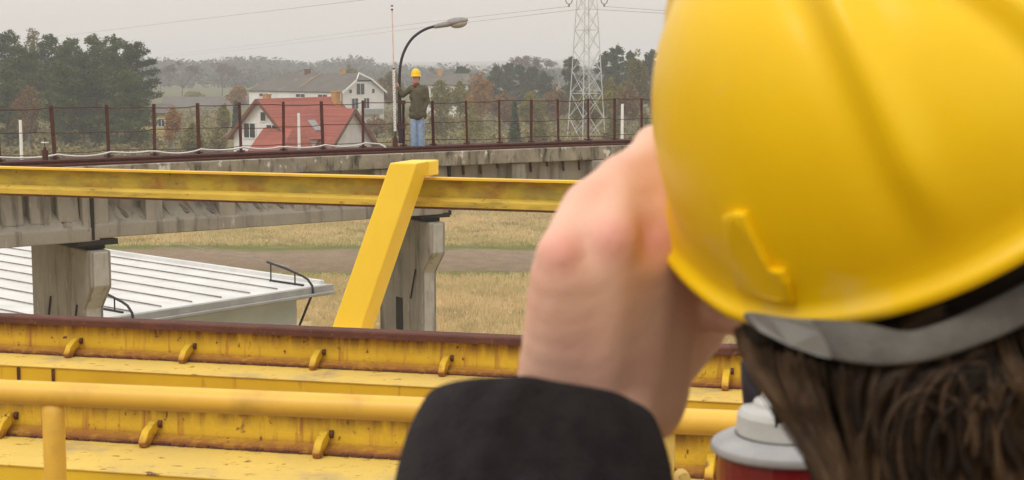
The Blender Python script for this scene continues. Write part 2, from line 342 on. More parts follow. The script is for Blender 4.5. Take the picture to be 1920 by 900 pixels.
def tree(name, label, kind, px, ytop, D, wpx, m, group=None, seed=0, low=.25, dens=1.0):
    top = W(px, ytop, D); H = top.z; base = Vector((top.x, D, 0)); Wd = wpx/FPX*D
    o = thing(name, base, label, 'tree' if kind != 'shrub' else 'shrub', group)
    r = np.random.default_rng(seed+11); rr = random.Random(seed)
    tr = MB(); pts = []; lean = (rr.uniform(-.4, .4), rr.uniform(-.4, .4))
    th = H*(.93 if kind in ('pine', 'spruce') else .75)
    for i in range(7):
        k = i/6; pts.append((base.x + lean[0]*k + rr.uniform(-.1, .1), base.y + lean[1]*k, th*k))
    r0 = max(.12, H*.016); tr.tube(pts, [r0*(1-.85*i/6) for i in range(7)], 7)
    cl = []
    ls = .42*D/200 + .1
    if kind == 'pine':
        nb = int(30*dens)
        for i in range(nb):
            k = low + (1-low)*(i+rr.random())/nb
            prof = math.sin(min(1, (1-k)/(1-low)*1.25+.10)*math.pi*.5)**.8 * (.5 + .72*rr.random())
            a = rr.uniform(0, 2*math.pi); d = prof*Wd*.5
            e = (base.x + math.cos(a)*d*.8, base.y + math.sin(a)*d*.8, k*H*.97)
            tr.tube([(base.x + lean[0]*k, base.y+lean[1]*k, k*H*.92-.3), ((base.x+e[0])/2, (base.y+e[1])/2, e[2]-.35), e], [r0*.4*(1.1-k), r0*.25*(1.1-k), .03], 4)
            cl.append(blob(e, (Wd*.13+.3, Wd*.13+.3, .22+.010*H), 62, r)); cl.append(blob((e[0]+math.cos(a)*Wd*.10, e[1]+math.sin(a)*Wd*.10, e[2]+.25), (Wd*.05+.2, Wd*.05+.2, .28), 16, r))
            if d > 1.2: cl.append(blob((base.x + math.cos(a)*d*.4, base.y + math.sin(a)*d*.4, e[2]-.1), (Wd*.12+.2, Wd*.12+.2, .4), 40, r))
        cl.append(blob((base.x+lean[0], base.y+lean[1], H*.965), (.28, .28, .05*H), 40, r))
        ls *= .95
    elif kind == 'spruce':
        nb = int(30*dens)
        for i in range(nb):
            k = .1 + .9*i/nb; d = (1-k)*Wd*.5
            for j in range(3):
                a = rr.uniform(0, 6.28)
                cl.append(blob((base.x+math.cos(a)*d*.6, base.y+math.sin(a)*d*.6, k*H*.98), (d*.5+.15, d*.5+.15, .35), 40, r))
    elif kind in ('birch', 'shrub'):
        nb = int(30*dens); zc = H*(.62 if kind == 'birch' else .5); hz_ = H*(.38 if kind == 'birch' else .5)
        for i in range(nb):
            u = r.normal(size=3); u /= np.linalg.norm(u); u *= (.35+.65*r.random())
            taper = 1 - .55*max(0, u[2])
            e = (base.x+u[0]*Wd*.42*taper, base.y+u[1]*Wd*.42*taper, zc+u[2]*hz_*.92)
            if kind == 'birch': tr.tube([(base.x, base.y, max(.5, e[2]-H*.25)), ((base.x+e[0])/2, (base.y+e[1])/2, e[2]-H*.08), e], [r0*.3, r0*.18, .02], 4)
            cl.append(blob(e, (Wd*.13+.25, Wd*.13+.25, hz_*.17+.2), 60, r))
        cl.append(blob((base.x, base.y, H*.96), (Wd*.06+.1, Wd*.06+.1, H*.05), 25, r))
        ls *= .85
    elif kind == 'bare':
        def br(p, d, Ln, rad, dep):
            q = p + d*Ln; tr.tube([p, p+d*Ln*.5+Vector((rr.uniform(-.1, .1),)*3)*Ln*.3, q], [rad, rad*.8, rad*.55], 4, False)
            if dep == 0: cl.append(blob(q, (Ln*.6, Ln*.6, Ln*.6), 16, r)); return
            for _ in range(3 if dep > 1 else 4):
                nd = (d + Vector((rr.uniform(-1, 1), rr.uniform(-1, 1), rr.uniform(-.25, .7)))*.75).normalized()
                br(q, nd, Ln*rr.uniform(.6, .8), rad*.55, dep-1)
        sc = Wd/H
        for _ in range(4):
            br(Vector((base.x, base.y, H*rr.uniform(.2, .4))), Vector((rr.uniform(-1, 1)*sc, rr.uniform(-1, 1)*sc, 1)).normalized(), H*.25, r0*.6, 3)
        q = np.concatenate(cl); q = q[q[:, 2] < H]; cl = [q]; ls *= .55
    cs = np.concatenate(cl); cs[:, 2] = np.clip(cs[:, 2], .1, H*1.02)
    ls *= .78; cs = np.concatenate([cs, cs + r.normal(size=cs.shape)*.16]) if kind in ('pine', 'birch') else cs
    build('trunk', tr, BARKW if kind == 'birch' else BARK, o)
    leaf_mesh('crown', leaf_arrays(cs, ls, .6, seed), m, o)
    return o

# far woodland band that closes the view
cs = []
for i in range(3900):
    px = rng.uniform(-350, 2500); D = (rng.uniform(800, 1150) if i % 3 else rng.uniform(620, 900)) if px < 760 else (rng.uniform(1900, 2300) if i % 3 else rng.uniform(600, 900))
    if D < 800: h = rng.uniform(5.5, 9.0)
    elif px < 700: h = 12 + rng.uniform(-2, 2.5) + 1.2*math.sin(px*.03)
    else: h = 9 + rng.uniform(-2, 2)
    X = (px-960)/FPX*D
    cs.append(blob((X, D, h*.55), (min(D, 1000)*.0036+.8, 3, h*.5), 46, rng))
far = leaf_mesh('distant_woods', leaf_arrays(np.concatenate(cs), 2.6, .7, 3), FARW)
tag(far, kind='stuff')
# pale rise behind the woods
hm = MB(); rows = []
for j in range(5):
    row = []
    for i in range(61):
        X = -2600 + i*90; zz = (0, 8, 14, 15, 2)[j]*(1 + .35*math.sin(X*.0021+1) + .12*math.sin(X*.009))
        row.append((X, 2700+j*220, zz-.3 if j in (0, 4) else zz))
    rows.append(row)
hm.loft(rows, cap=False, close=False)
tag(build('hills', hm, FARW, smooth=True), kind='structure')

# undergrowth
cs = []
for i in range(5200):
    px = rng.uniform(-200, 2300); D = rng.uniform(118, 330)
    X = (px-960)/FPX*D
    if 410 < px < 720 and D > 125: continue
    h = rng.uniform(.3, 1.1)*(1 if D < 190 else 1.5)
    cs.append(blob((X, D, h*.5), (rng.uniform(.6, 1.7), 1.0, h*.6), 26, rng))
tag(leaf_mesh('undergrowth', leaf_arrays(np.concatenate(cs), .55, .9, 4), UNDER), kind='stuff')
# grass tufts in the field below the viaduct
gp = []
for i in range(74000):
    D = rng.uniform(52, 108)
    if 73.5 < D < 85.5: continue
    px = rng.uniform(150, 2000); X = (px-960)/FPX*D
    if (X < -3.5 - (D-45)*.3) and D < 60: continue
    h = rng.uniform(.08, .24)*(1.2 if D < 72 else .8); ww = .012
    for k in range(3):
        x = X + rng.uniform(-.15, .15); y = D+rng.uniform(-.15, .15); lx, ly = rng.normal(size=2)*.04
        gp.append([(x-ww, y, 0), (x+ww, y, 0), (x+lx+.01, y+ly, h), (x+lx-.01, y+ly, h)])
tag(leaf_mesh('grass', np.array(gp).reshape(-1, 3), GRASSM), kind='stuff')

# ------------------------------------------------------------------ trees one by one
GP = 'pines of the dense stand at the left'
pl = [
 ('pine_tree', 'tall pine cut by the picture edge beside the stand', 'pine', -38, 52, 218, 110, PINE),
 ('pine_tree', 'dark pine with a rounded top nearest the picture edge', 'pine', 8, 58, 222, 92, PINE2),
 ('pine_tree', 'broad pine below the yellowish tree crown in the stand', 'pine', 38, 82, 204, 90, PINE),
 ('deciduous_tree', 'yellow brown leafy crown rising above the dark pines', 'birch', 62, 56, 232, 62, OLIVE),
 ('pine_tree', 'pine with the thin pointed tip beside the yellowish crown', 'pine', 94, 66, 226, 66, PINE2),
 ('pine_tree', 'pine with a ragged sloping top midway along the stand', 'pine', 126, 72, 212, 74, PINE),
 ('pine_tree', 'short pine filling the dip between two tall crowns', 'pine', 152, 94, 200, 72, PINE2),
 ('pine_tree', 'tall pine with the first of two twin tops', 'pine', 179, 65, 216, 74, PINE),
 ('pine_tree', 'tall pine with the second of two twin tops', 'pine', 214, 66, 206, 72, PINE),
 ('pine_tree', 'open pine with long level boughs at the stand\'s end', 'pine', 256, 79, 192, 92, PINE2),
 ('pine_tree', 'low spreading pine in front of the yellow house', 'pine', 232, 132, 182, 96, PINE),
 ('pine_tree', 'low pine in front of the stand beside the white pole', 'pine', 10, 122, 188, 96, PINE),
 ('pine_tree', 'low wide pine above the first pair of railing posts', 'pine', 118, 118, 186, 96, PINE),
 ('pine_tree', 'low pine above the third railing post', 'pine', 182, 124, 188, 90, PINE2)]
for i, a in enumerate(pl): tree(a[0], a[1], a[2], *a[3:8], group=GP, seed=i+1, low=.12 if a[4] > 100 else .22, dens=1.35)
tree('deciduous_tree', 'small russet tree standing before the dark pines', 'birch', 52, 160, 168, 60, RUSSET, seed=21)
tree('deciduous_tree', 'small orange brown tree beside the yellow house', 'birch', 322, 198, 172, 34, ORANGE, seed=22)
tree('bare_tree', 'round bare grey tree beyond the long grey roof', 'bare', 340, 114, 470, 86, TWIG, seed=23)
tree('bare_tree', 'wide bare pinkish tree left of the white house', 'bare', 415, 111, 500, 90, TWIG, seed=24)
tree('bare_tree', 'smaller bare tree between the pines and the round bare one', 'bare', 300, 124, 520, 60, TWIG, seed=25)
tree('deciduous_tree', 'yellow tree at the end of the long grey roof', 'birch', 447, 160, 330, 44, ORANGE, seed=26)
tree('deciduous_tree', 'small yellow green tree behind the long grey roof', 'birch', 362, 172, 420, 40, YELL, seed=27)
tree('spruce_tree', 'dark little spruce before the long grey roof', 'spruce', 442, 190, 210, 20, PINE2, seed=28)
tree('young_tree', 'pale green young tree beside the little dark spruce', 'birch', 420, 198, 215, 22, YELL, seed=29)
tree('deciduous_tree', 'tall brown green tree right behind the white house', 'birch', 738, 133, 300, 62, OLIVE, seed=30)
tree('deciduous_tree', 'brown tree between the white house and the lamp pole', 'birch', 716, 146, 285, 50, RUSSET, seed=31)
tree('deciduous_tree', 'green topped tree behind the roof of the white house', 'birch', 655, 122, 420, 50, OLIVE, seed=32)
tree('shrub', 'reddish bush at the foot of the white house gable', 'shrub', 706, 216, 215, 60, RUSSET, seed=33)
GR = 'pines along the horizon at the right'
pr = [
 ('dark pine right of the roof with the orange chimney', 866, 126, 330, 40, PINE2),
 ('dark rounded pine first in the row past the orange birch', 930, 124, 320, 42, PINE2),
 ('dark pine with the highest crown in the row past the orange birch', 951, 120, 326, 42, PINE2),
 ('dark pine third in the row past the orange birch', 977, 122, 318, 42, PINE2),
 ('dark pine fourth in the row, below the pink bare trees', 1000, 126, 322, 40, PINE2),
 ('low dark pine ending the row before the pylon', 1022, 136, 310, 36, PINE2),
 ('dark broad pine seen through the left legs of the pylon', 1070, 108, 290, 56, PINE2),
 ('dark pine just right of the pylon', 1136, 98, 285, 44, PINE2),
 ('tallest dark pointed pine to the right of the pylon', 1157, 86, 290, 40, PINE2),
 ('thin topped pine between the pointed pine and the helmet', 1184, 97, 280, 34, PINE),
 ('dark pine half hidden by the large helmet', 1222, 94, 282, 40, PINE2)]
for i, a in enumerate(pr): tree('pine_tree', a[0], 'pine', *a[1:6], group=GR, seed=40+i, low=.2)
tree('bare_tree', 'pinkish bare tree above the row of dark pines', 'bare', 981, 104, 440, 34, TWIG, seed=60)
tree('bare_tree', 'larger pinkish bare tree beside the pylon', 'bare', 1031, 106, 440, 44, TWIG, seed=61)
tree('birch_tree', 'bright orange pointed birch, most vivid in the view', 'birch', 902, 134, 235, 66, ORANGE, seed=62, dens=1.5)
tree('birch_tree', 'yellow green birch below the orange chimney', 'birch', 826, 150, 240, 50, YELL, seed=63, dens=1.3)
tree('birch_tree', 'green birch between the chimney and the orange birch', 'birch', 862, 152, 245, 46, YELL, seed=64, dens=1.3)
tree('birch_tree', 'tall yellow brown birch next to the large helmet', 'birch', 1196, 92, 232, 58, OLIVE, seed=65, dens=1.4)
tree('birch_tree', 'lower green birch right of the pylon legs', 'birch', 1146, 146, 215, 66, YELL, seed=66, dens=1.4)
tree('birch_tree', 'low orange birch between the pine row and the pylon', 'birch', 1042, 158, 235, 60, RUSSET, seed=67, dens=1.3)
tree('birch_tree', 'low yellow birch under the row of dark pines', 'birch', 996, 172, 225, 56, YELL, seed=68, dens=1.3)
tree('birch_tree', 'russet birch at the foot of the orange birch', 'birch', 946, 172, 222, 60, RUSSET, seed=69, dens=1.3)
tree('birch_tree', 'russet birch beside the helmet below the tall birch', 'birch', 1180, 158, 205, 60, RUSSET, seed=70, dens=1.3)
tree('birch_tree', 'olive birch seen through the pylon legs', 'birch', 1098, 168, 218, 64, OLIVE, seed=71, dens=1.3)
tree('spruce_tree', 'dark small spruce under the orange birch', 'spruce', 965, 190, 180, 26, PINE2, seed=72)
tree('shrub', 'yellow brown bush beside the man\'s legs', 'shrub', 828, 186, 200, 60, OLIVE, seed=73)
tree('shrub', 'olive bush behind the second railing post past the man', 'shrub', 880, 192, 190, 60, YELL, seed=74)
sg = 'low bushes along the foot of the woodland'
for i, (px, yt, D, wd, m_, lb) in enumerate([
    (360, 208, 165, 60, OLIVE, 'olive bush below the long grey roof'), (408, 212, 160, 46, UNDER, 'brownish bush near the red roof eave'),
    (746, 200, 200, 50, OLIVE, 'olive bush behind the surveying staff'), (1010, 208, 180, 60, OLIVE, 'olive bush left of the pylon foot'),
    (1150, 205, 175, 54, OLIVE, 'olive bush right of the pylon foot'), (1205, 200, 172, 50, UNDER, 'brown bush beside the raised hand')]):
    tree('bush', lb, 'shrub', px, yt + (22 if px < 400 else 10), D, wd*.8, m_, group=sg, seed=80+i)

# ------------------------------------------------------------------ houses
def fr(o, e1, e2):                                 # local house frame
    return lambda s_, t_, z: Vector((o.x + e1[0]*s_ + e2[0]*t_, o.y + e1[1]*s_ + e2[1]*t_, z))
def quadslab(mb, pts, th=.12):                     # slab of some thickness below a polygon
    pts = [Vector(p) for p in pts]; nrm = (pts[1]-pts[0]).cross(pts[2]-pts[0]).normalized()
    if nrm.z < 0: nrm = -nrm
    mb.prism([p - nrm*th for p in pts], nrm*th); return mb
# red house, ridge running right and away
o = W(487, 186, 153); e1 = (.5, .866); e2 = (.866, -.5)
RH = thing('house', (o.x, o.y, 0), 'white house with red tiled roof and two gables below the viaduct', 'house')
F_ = fr(o, e1, e2); zr = o.z
h5 = 4.7; ze = zr - 3.4*1.02; LEN = 12.4
mb = MB(); mb.prism([F_(0, -3.4, 0), F_(0, -3.4, ze), F_(0, 0, zr-.12), F_(0, 3.4, ze), F_(0, 3.4, 0)], F_(LEN, 0, 0)-F_(0, 0, 0)); build('wall', mb, WALLW, RH)
def slope(t): return zr - abs(t)*1.02
rf = MB()
for sgn in (-1, 1):
    quadslab(rf, [F_(-.5, 0, zr+.06), F_(LEN+.4, 0, zr+.06), F_(LEN+.4, sgn*3.95, slope(3.95)+.06), F_(-.5, sgn*3.95, slope(3.95)+.06)])
roof = build('roof', rf, REDT, RH)
vb = MB()
for sgn in (-1, 1):
    vb.bar(F_(-.56, 0, zr-.06), F_(-.56, sgn*3.95, slope(3.95)-.06), .08, .3)
build('verge_board', vb, TRIMD, RH)
# wing with its gable to the right
ws, wt, wz = 8.2, 5.1, W(650, 207, 152).z
hw = 3.5; ksl = .95
mb = MB(); mb.prism([F_(ws-hw, wt, 0), F_(ws-hw, wt, wz-hw*ksl), F_(ws, wt, wz-.12), F_(ws+hw, wt, wz-hw*ksl), F_(ws+hw, wt, 0)], F_(ws, 0, 0)-F_(ws, wt, 0))
build('gable_wall', mb, WALLB, RH)
rf = MB()
for sgn in (-1, 1):
    quadslab(rf, [F_(ws, wt+.5, wz+.05), F_(ws, 1.0, wz+.05), F_(ws+sgn*4.2, 1.0, wz-4.2*ksl+.05), F_(ws+sgn*4.2, wt+.5, wz-4.2*ksl+.05)])
build('wing_roof', rf, REDT, RH)
vb = MB()
for sgn in (-1, 1): vb.bar(F_(ws, wt+.56, wz-.1), F_(ws+sgn*4.2, wt+.56, wz-4.2*ksl-.1), .08, .34)
build('verge_board', vb, TRIMD, RH)
# porch roof and loggia
rf = MB(); pz = ZT(243, 149)
quadslab(rf, [F_(-.25, .6, pz), F_(-.25, 4.2, pz), F_(-3.2, 4.9, pz-2.3), F_(-3.2, .8, pz-2.3)])
quadslab(rf, [F_(-.25, 4.2, pz), F_(1.5, 4.2, pz), F_(1.5, 5.6, pz-2.3), F_(-3.2, 4.9, pz-2.3)])
build('porch_roof', rf, REDT, RH)
pw = MB(); pw.box(F_(-1.4, 2.7, (pz-2.3)/2), Vector((*e1, 0))*1.3, Vector((*e2, 0))*1.6, (0, 0, (pz-2.4)/2)); build('porch_wall', pw, WALLW, RH)
def winbox(F, s_, t_, z, ws_, hs_, along='t', e=e2, nrm=(-.5, -.866), m=GLASS, par=RH, name='window'):
    mb = MB(); c = F(s_, t_, z); mb.box(c, Vector((e[0], e[1], 0))*ws_/2, Vector((0, 0, hs_/2)), Vector((nrm[0], nrm[1], 0))*.05)
    w_ = build(name, mb, m, par)
    fm = MB(); ee = Vector((e[0], e[1], 0)); nn = Vector((nrm[0], nrm[1], 0))*.07
    for sg in (-1, 1): fm.box(c+ee*sg*(ws_/2), ee*.05, Vector((0, 0, hs_/2+.05)), nn)
    for sg in (-1, 1): fm.box(c+Vector((0, 0, sg*hs_/2)), ee*(ws_/2-.05), Vector((0, 0, .05)), nn)
    if ws_ > .8: fm.box(c, ee*.035, Vector((0, 0, hs_/2-.05)), nn)
    build('frame', fm, WHITEP, w_)
winbox(F_, -.03, .0+.45, ZT(219, 152), .75, .95)
winbox(F_, -.03, -1.3, ZT(246, 152), 1.5, 1.5); winbox(F_, -.03, 1.5, ZT(239, 151), 1.4, .45)
mb = MB(); quadslab(mb, [F_(4.6, 2.3, slope(2.3)+.2), F_(5.8, 2.3, slope(2.3)+.2), F_(5.8, 3.3, slope(3.3)+.2), F_(4.6, 3.3, slope(3.3)+.2)], .1)
build('skylight', mb, LAMPG, RH)
mb = MB(); mb.box(F_(11.6, .7, zr-.3), Vector((*e1, 0))*.42, Vector((*e2, 0))*.3, (0, 0, .85)); mb.box(F_(11.6, .7, zr+.57), Vector((*e1, 0))*.48, Vector((*e2, 0))*.36, (0, 0, .06)); build('chimney', mb, CHIM, roof)
mb = MB(); mb.box(F_(2.0, -.7, zr-.3), Vector((*e1, 0))*.35, Vector((*e2, 0))*.25, (0, 0, .7)); mb.box(F_(2.0, -.7, zr+.42), Vector((*e1, 0))*.4, Vector((*e2, 0))*.3, (0, 0, .06)); build('chimney', mb, CHIM, roof)

# large white house
o = W(641, 172, 255); a1 = (-.77, .64); a2 = (.64, .77)      # along the long side (left, away) and along the gable (right, away)
WH = thing('house', (o.x, o.y, 0), 'long white house with grey roof and half hipped gable', 'house')
F2 = fr(o, a1, a2); ze = o.z; LW = 23.0; DW = 9.8; zt = ZT(139, 262); kk = (zt-ze)/(DW/2)
# clipped gable
cz = zt - 1.1; ct = (cz-ze)/kk
mb = MB(); mb.prism([F2(0, 0, 0), F2(0, 0, ze), F2(0, ct, cz-.1), F2(0, DW-ct, cz-.1), F2(0, DW, ze), F2(0, DW, 0)], F2(2.0, 0, 0)-F2(0, 0, 0)); build('wall', mb, WALLW, WH)
mb = MB().prism([F2(2.01, 0, 0), F2(2.01, 0, ze), F2(2.01, DW, ze), F2(2.01, DW, 0)], F2(LW, 0, 0)-F2(2.0, 0, 0)); build('long_wall', mb, WALLW, WH)
rf = MB(); hl = 4.0; ze += .16; zt += .16; cz += .16
quadslab(rf, [F2(-.35, -.3, ze-.2), F2(LW+.3, -.3, ze-.2), F2(LW-hl, DW/2, zt), F2(1.0, DW/2, zt), F2(-.35, ct, cz)])
quadslab(rf, [F2(-.35, DW+.3, ze-.2), F2(-.35, DW-ct, cz), F2(1.0, DW/2, zt), F2(LW-hl, DW/2, zt), F2(LW+.3, DW+.3, ze-.2)])
quadslab(rf, [F2(LW+.3, -.3, ze-.2), F2(LW+.3, DW+.3, ze-.2), F2(LW-hl, DW/2, zt)])
quadslab(rf, [F2(-.35, ct, cz), F2(-.35, DW-ct, cz), F2(1.0, DW/2, zt)])
rwh = build('roof', rf, GREYR, WH); ze -= .16
vb = MB(); vb.bar(F2(-.42, -.3, ze-.25), F2(-.42, ct, cz-.08), .1, .35); vb.bar(F2(-.42, DW+.3, ze-.25), F2(-.42, DW-ct, cz-.08), .1, .35)
vb.bar(F2(-.42, ct, cz), F2(.9, DW/2, zt+.05), .12, .3); vb.bar(F2(-.42, DW-ct, cz), F2(.9, DW/2, zt+.05), .12, .3)
build('verge_board', vb, WHITEP, WH)
for px in (493, 563, 605):
    D0 = 255; q = W(px, 178, 255 + (641-px)*.075)
    s_ = (q.x-o.x)/a1[0]; winbox(F2, s_, -.03, ze-.75, 2.3, .6, e=a1, nrm=(-.64, -.77), par=WH)
for (t_, py, w_, h_) in ((4.2, 167, 1.9, 1.9), (1.9, 171, .7, .7), (7.2, 171, .7, .8), (2.9, 194, 1.5, 1.8), (5.6, 194, 1.3, 1.8)):
    winbox(F2, -.03, t_, ZT(py, 258), w_, h_, e=a2, nrm=(.77, -.64), par=WH)
mb = MB(); mb.box(F2(-.5, 6.6, ZT(210, 258)), Vector((*a2, 0))*2.2, (0, 0, .45), Vector((.77, -.64, 0))*.4); build('balcony', mb, FASC, WH)
winbox(F2, 2.2, -.03, ZT(190, 256), .6, 2.0, e=a1, nrm=(-.64, -.77), par=WH)
for s_ in (13.4, 4.8):
    mb = MB(); mb.box(F2(s_, DW/2, zt+.1), (.5, 0, 0), (0, .4, 0), (0, 0, .5)); mb.box(F2(s_, DW/2, zt+.65), (.56, 0, 0), (0, .46, 0), (0, 0, .05)); build('chimney', mb, TRIMD if s_ > 10 else CHIM, rwh)
mb = MB(); mb.bar(F2(11.5, .2, ze+.15), F2(9.6, DW/2-.4, zt+.02), .22, .06); build('roof_ladder', mb, CHIM, rwh)
mb = MB(); mb.tube([F2(-.1, -.1, 0), F2(-.1, -.1, ze)], .1, 6); build('downpipe', mb, TRIMD, WH)
# simple houses further off
def simple_house(label, px0, px1, yr, ye, D, wall, roofm, chim=None, ang=0.15, dep=9):
    c0 = W(px0, ye, D); c1 = W(px1, ye, D); Lg = (c1.x-c0.x); zr_ = ZT(yr, D+dep/2); ze_ = c0.z
    H = thing('house', (c0.x, D, 0), label, 'house')
    e_ = (math.cos(ang), math.sin(ang)); d_ = (-math.sin(ang), math.cos(ang)); F = fr(c0, e_, d_)
    mb = MB(); mb.prism([F(0, 0, 0), F(0, 0, ze_), F(0, dep/2, zr_-.15), F(0, dep, ze_), F(0, dep, 0)], F(Lg, 0, 0)-F(0, 0, 0)); build('wall', mb, wall, H)
    rf = MB(); k = (zr_-ze_)/(dep/2)
    quadslab(rf, [F(-.4, -.4, ze_-.4*k+.1), F(Lg+.4, -.4, ze_-.4*k+.1), F(Lg+.4, dep/2, zr_+.1), F(-.4, dep/2, zr_+.1)])
    quadslab(rf, [F(-.4, dep+.4, ze_-.4*k+.1), F(-.4, dep/2, zr_+.1), F(Lg+.4, dep/2, zr_+.1), F(Lg+.4, dep+.4, ze_-.4*k+.1)])
    r_ = build('roof', rf, roofm, H)
    if chim: mb = MB(); mb.box(F(chim[0], dep/2-.4, zr_+.3), (chim[1], 0, 0), (0, .6, 0), (0, 0, chim[2])); build('chimney', mb, CHIM, r_)
    for i in range(max(1, int(Lg/4))): winbox(F, 2+i*4 if Lg > 5 else Lg*.7, -.03, ze_-1.3, .9, 1.1, e=e_, nrm=(-d_[0], -d_[1]), par=H)
simple_house('small yellow house showing behind the low pine', 262, 318, 196, 212, 205, WALLY, GREYR, ang=.3, dep=7)
simple_house('long low building with a plain grey roof beside bare trees', 300, 462, 182, 212, 360, WALLY, GREYR, dep=12, ang=.02)
simple_house('dark roofed house with one orange chimney above the birches', 792, 878, 139, 158, 300, WALLW, GREYR, chim=(3.4, .45, .75), ang=.05)

# ------------------------------------------------------------------ pylon and wires
pc = W(1099, 262, 200); pc.z = 0
PY = thing('lattice_pylon', pc, 'pale lattice power pylon rising beyond the railing', 'pylon')
zb, ztp = 0.0, 22.0
R0 = 36/FPX*200; th0 = R(-103)
def pleg(k, z):
    zz = (10 - (0-122)/FPX*200)                    # height seen at the top edge of the picture
    zv = 10 - (262-122)/FPX*200
    rr_ = R0 + (R0*.52 - R0)*(z - zv)/(zz - zv)
    a = R(13) + k*math.pi/2
    return Vector((pc.x + rr_*math.cos(a), pc.y - rr_*math.sin(a), z))
for k in range(4):
    mb = MB(); mb.bar(pleg(k, 0), pleg(k, ztp), .10, .10); build('leg', mb, PYL, PY)
levels = [0]; z = 0
while z < ztp-1:
    z = min(ztp, z + 3.3*(1-.02*z)); levels.append(z)
for k in range(4):
    mb = MB(); j = (k+1) % 4
    for i in range(len(levels)-1):
        z0, z1 = levels[i], levels[i+1]
        mb.bar(pleg(k, z0), pleg(j, z1), .06, .04); mb.bar(pleg(j, z0), pleg(k, z1), .06, .04)
        if i in (2, 5): mb.bar(pleg(k, z0), pleg(j, z0), .09, .06)
    build('bracing', mb, PYL, PY)
az = ZT(-18, 200); ax0 = W(1060, -18, 200); ax1 = W(1141, -18, 200)
mb = MB(); mb.bar((ax0.x, 200, az), (ax1.x, 200, az), .12, .16); mb.bar((ax0.x, 200, az+.08), (pc.x, 200, az+1.1), .08, .08); mb.bar((ax1.x, 200, az+.08), (pc.x, 200, az+1.1), .08, .08)
build('crossarm', mb, PYL, PY)
az2 = ZT(-62, 200)
mb = MB(); mb.bar((ax0.x, 200, az2), (ax1.x, 200, az2), .12, .16); mb.bar((ax0.x, 200, az2+.08), (pc.x, 200, az2+1.1), .08, .08); mb.bar((ax1.x, 200, az2+.08), (pc.x, 200, az2+1.1), .08, .08)
build('crossarm', mb, PYL, PY)
for px in (1067, 1133):
    q = W(px, 2, 200); mb = MB(); rr_ = .42
    mb.tube([(q.x-rr_, 200, az), (q.x-rr_, 200, q.z+.1), (q.x-rr_*.7, 200, q.z-.25), (q.x, 200, q.z-.4), (q.x+rr_*.7, 200, q.z-.25), (q.x+rr_, 200, q.z+.1), (q.x+rr_, 200, az)], .07, 6)
    mb.tube([(q.x, 200, q.z-.4), (q.x, 200, q.z-.75)], [.16, .1], 8); build('insulator', mb, RUSTD if False else LAMPG, PY)
def wire(label, pts, r=.028):
    P = [W(*p) for p in pts]; out = []
    for i in range(len(P)-1):
        for k in range(8): out.append(P[i].lerp(P[i+1], k/8))
    out.append(P[-1]); mb = MB().tube(out, r, 5)
    tag(build('power_line', mb, LAMPG, origin=P[0]), label, 'power line', 'wires strung from the pylon')
wire('topmost wire climbing from the pine stand out of the picture', [(60, 74, 560), (330, 41, 400), (690, -1, 265), (1076, -56, 200)], .036)
wire('upper wire of the close pair passing behind the lamp head', [(240, 112, 1100), (480, 84, 560), (790, 43, 300), (1067, 12, 200)], .028)
wire('lower wire of the close pair passing behind the lamp head', [(270, 112, 1150), (480, 90, 570), (790, 52, 310), (1090, 17, 201)], .028)
wire('upper wire running from the pylon to the large helmet', [(1133, 12, 200), (1245, 20, 188), (1500, 30, 160)], .026)
wire('lower wire running from the pylon to the large helmet', [(1105, 17, 201), (1245, 25, 189), (1500, 38, 162)], .026)

# thin white poles in the field
for px, yt, D, lb in ((38, 225, 100, 'white pole left of the first railing post'), (560, 212, 118, 'white pole before the red roof'), (1167, 195, 110, 'white pole right of the pylon foot')):
    q = W(px, yt, D); mb = MB().tube([(q.x, D, 0), (q.x, D, q.z)], [.13, .1], 8)
    tag(build('utility_pole', mb, WHITEP, origin=(q.x, D, 0)), lb, 'pole', 'slim white poles in the field')

# ------------------------------------------------------------------ viaduct
ZD = 8.15
fpx = [(-330, 317), (-160, 309.5), (0, 303.5), (103, 299), (204, 294.5), (290, 291), (373, 288.5), (452, 285.5), (532, 282.5), (606, 279.5), (681, 276.5), (757, 274.2), (813, 272), (876, 270.5), (937, 269), (996, 267), (1047, 265.5), (1103, 264), (1152, 262.5), (1203, 261), (1250, 259.7), (1296, 258.4), (1340, 257.2), (1382, 256), (1422, 255), (1460, 254), (1496, 253), (1530, 252), (1562, 251.2), (1592, 250.5), (1620, 250)]
# smooth the fence line in plan with a cubic fit of depth and x over the post index
P0 = np.array([[*G(x, y, ZD)[:2]] for x, y in fpx]); ii = np.arange(len(fpx))
cf = np.polyfit(P0[:, 0], P0[:, 1], 2)
def depth_at_px(px):
    # intersect pixel column with the fitted curve Y = f(X)
    k = (px-960)/FPX; Y = 33.0
    for _ in range(60): Y = .5*Y + .5*np.polyval(cf, k*Y*1.0)
    return k*Y, Y
FL = [Vector((*depth_at_px(x), ZD)) for x, y in fpx]
def dirn(i):
    a = FL[max(i-1, 0)]; b_ = FL[min(i+1, len(FL)-1)]; d = (b_-a); d.z = 0; return d.normalized()
def off(p, d, nn, dz=0): return Vector((p.x + d.y*nn, p.y - d.x*nn, p.z + dz))   # nn metres towards the camera
VI = thing('railway_viaduct', (FL[8].x, FL[8].y, 0), 'long curved concrete viaduct carrying a rusty track across the field', 'viaduct')
WID = 3.0
def strip(name, n0, n1, z0, z1, m, i0=0, i1=None, par=VI, bev=0):
    i1 = len(FL)-1 if i1 is None else i1; rings = []
    for i in range(i0, i1+1):
        d = dirn(i); rings.append([off(FL[i], d, n0, z0-ZD), off(FL[i], d, n1, z0-ZD), off(FL[i], d, n1, z1-ZD), off(FL[i], d, n0, z1-ZD)])
    mb = MB().loft(rings); return build(name, mb, m, par, bevel=bev)
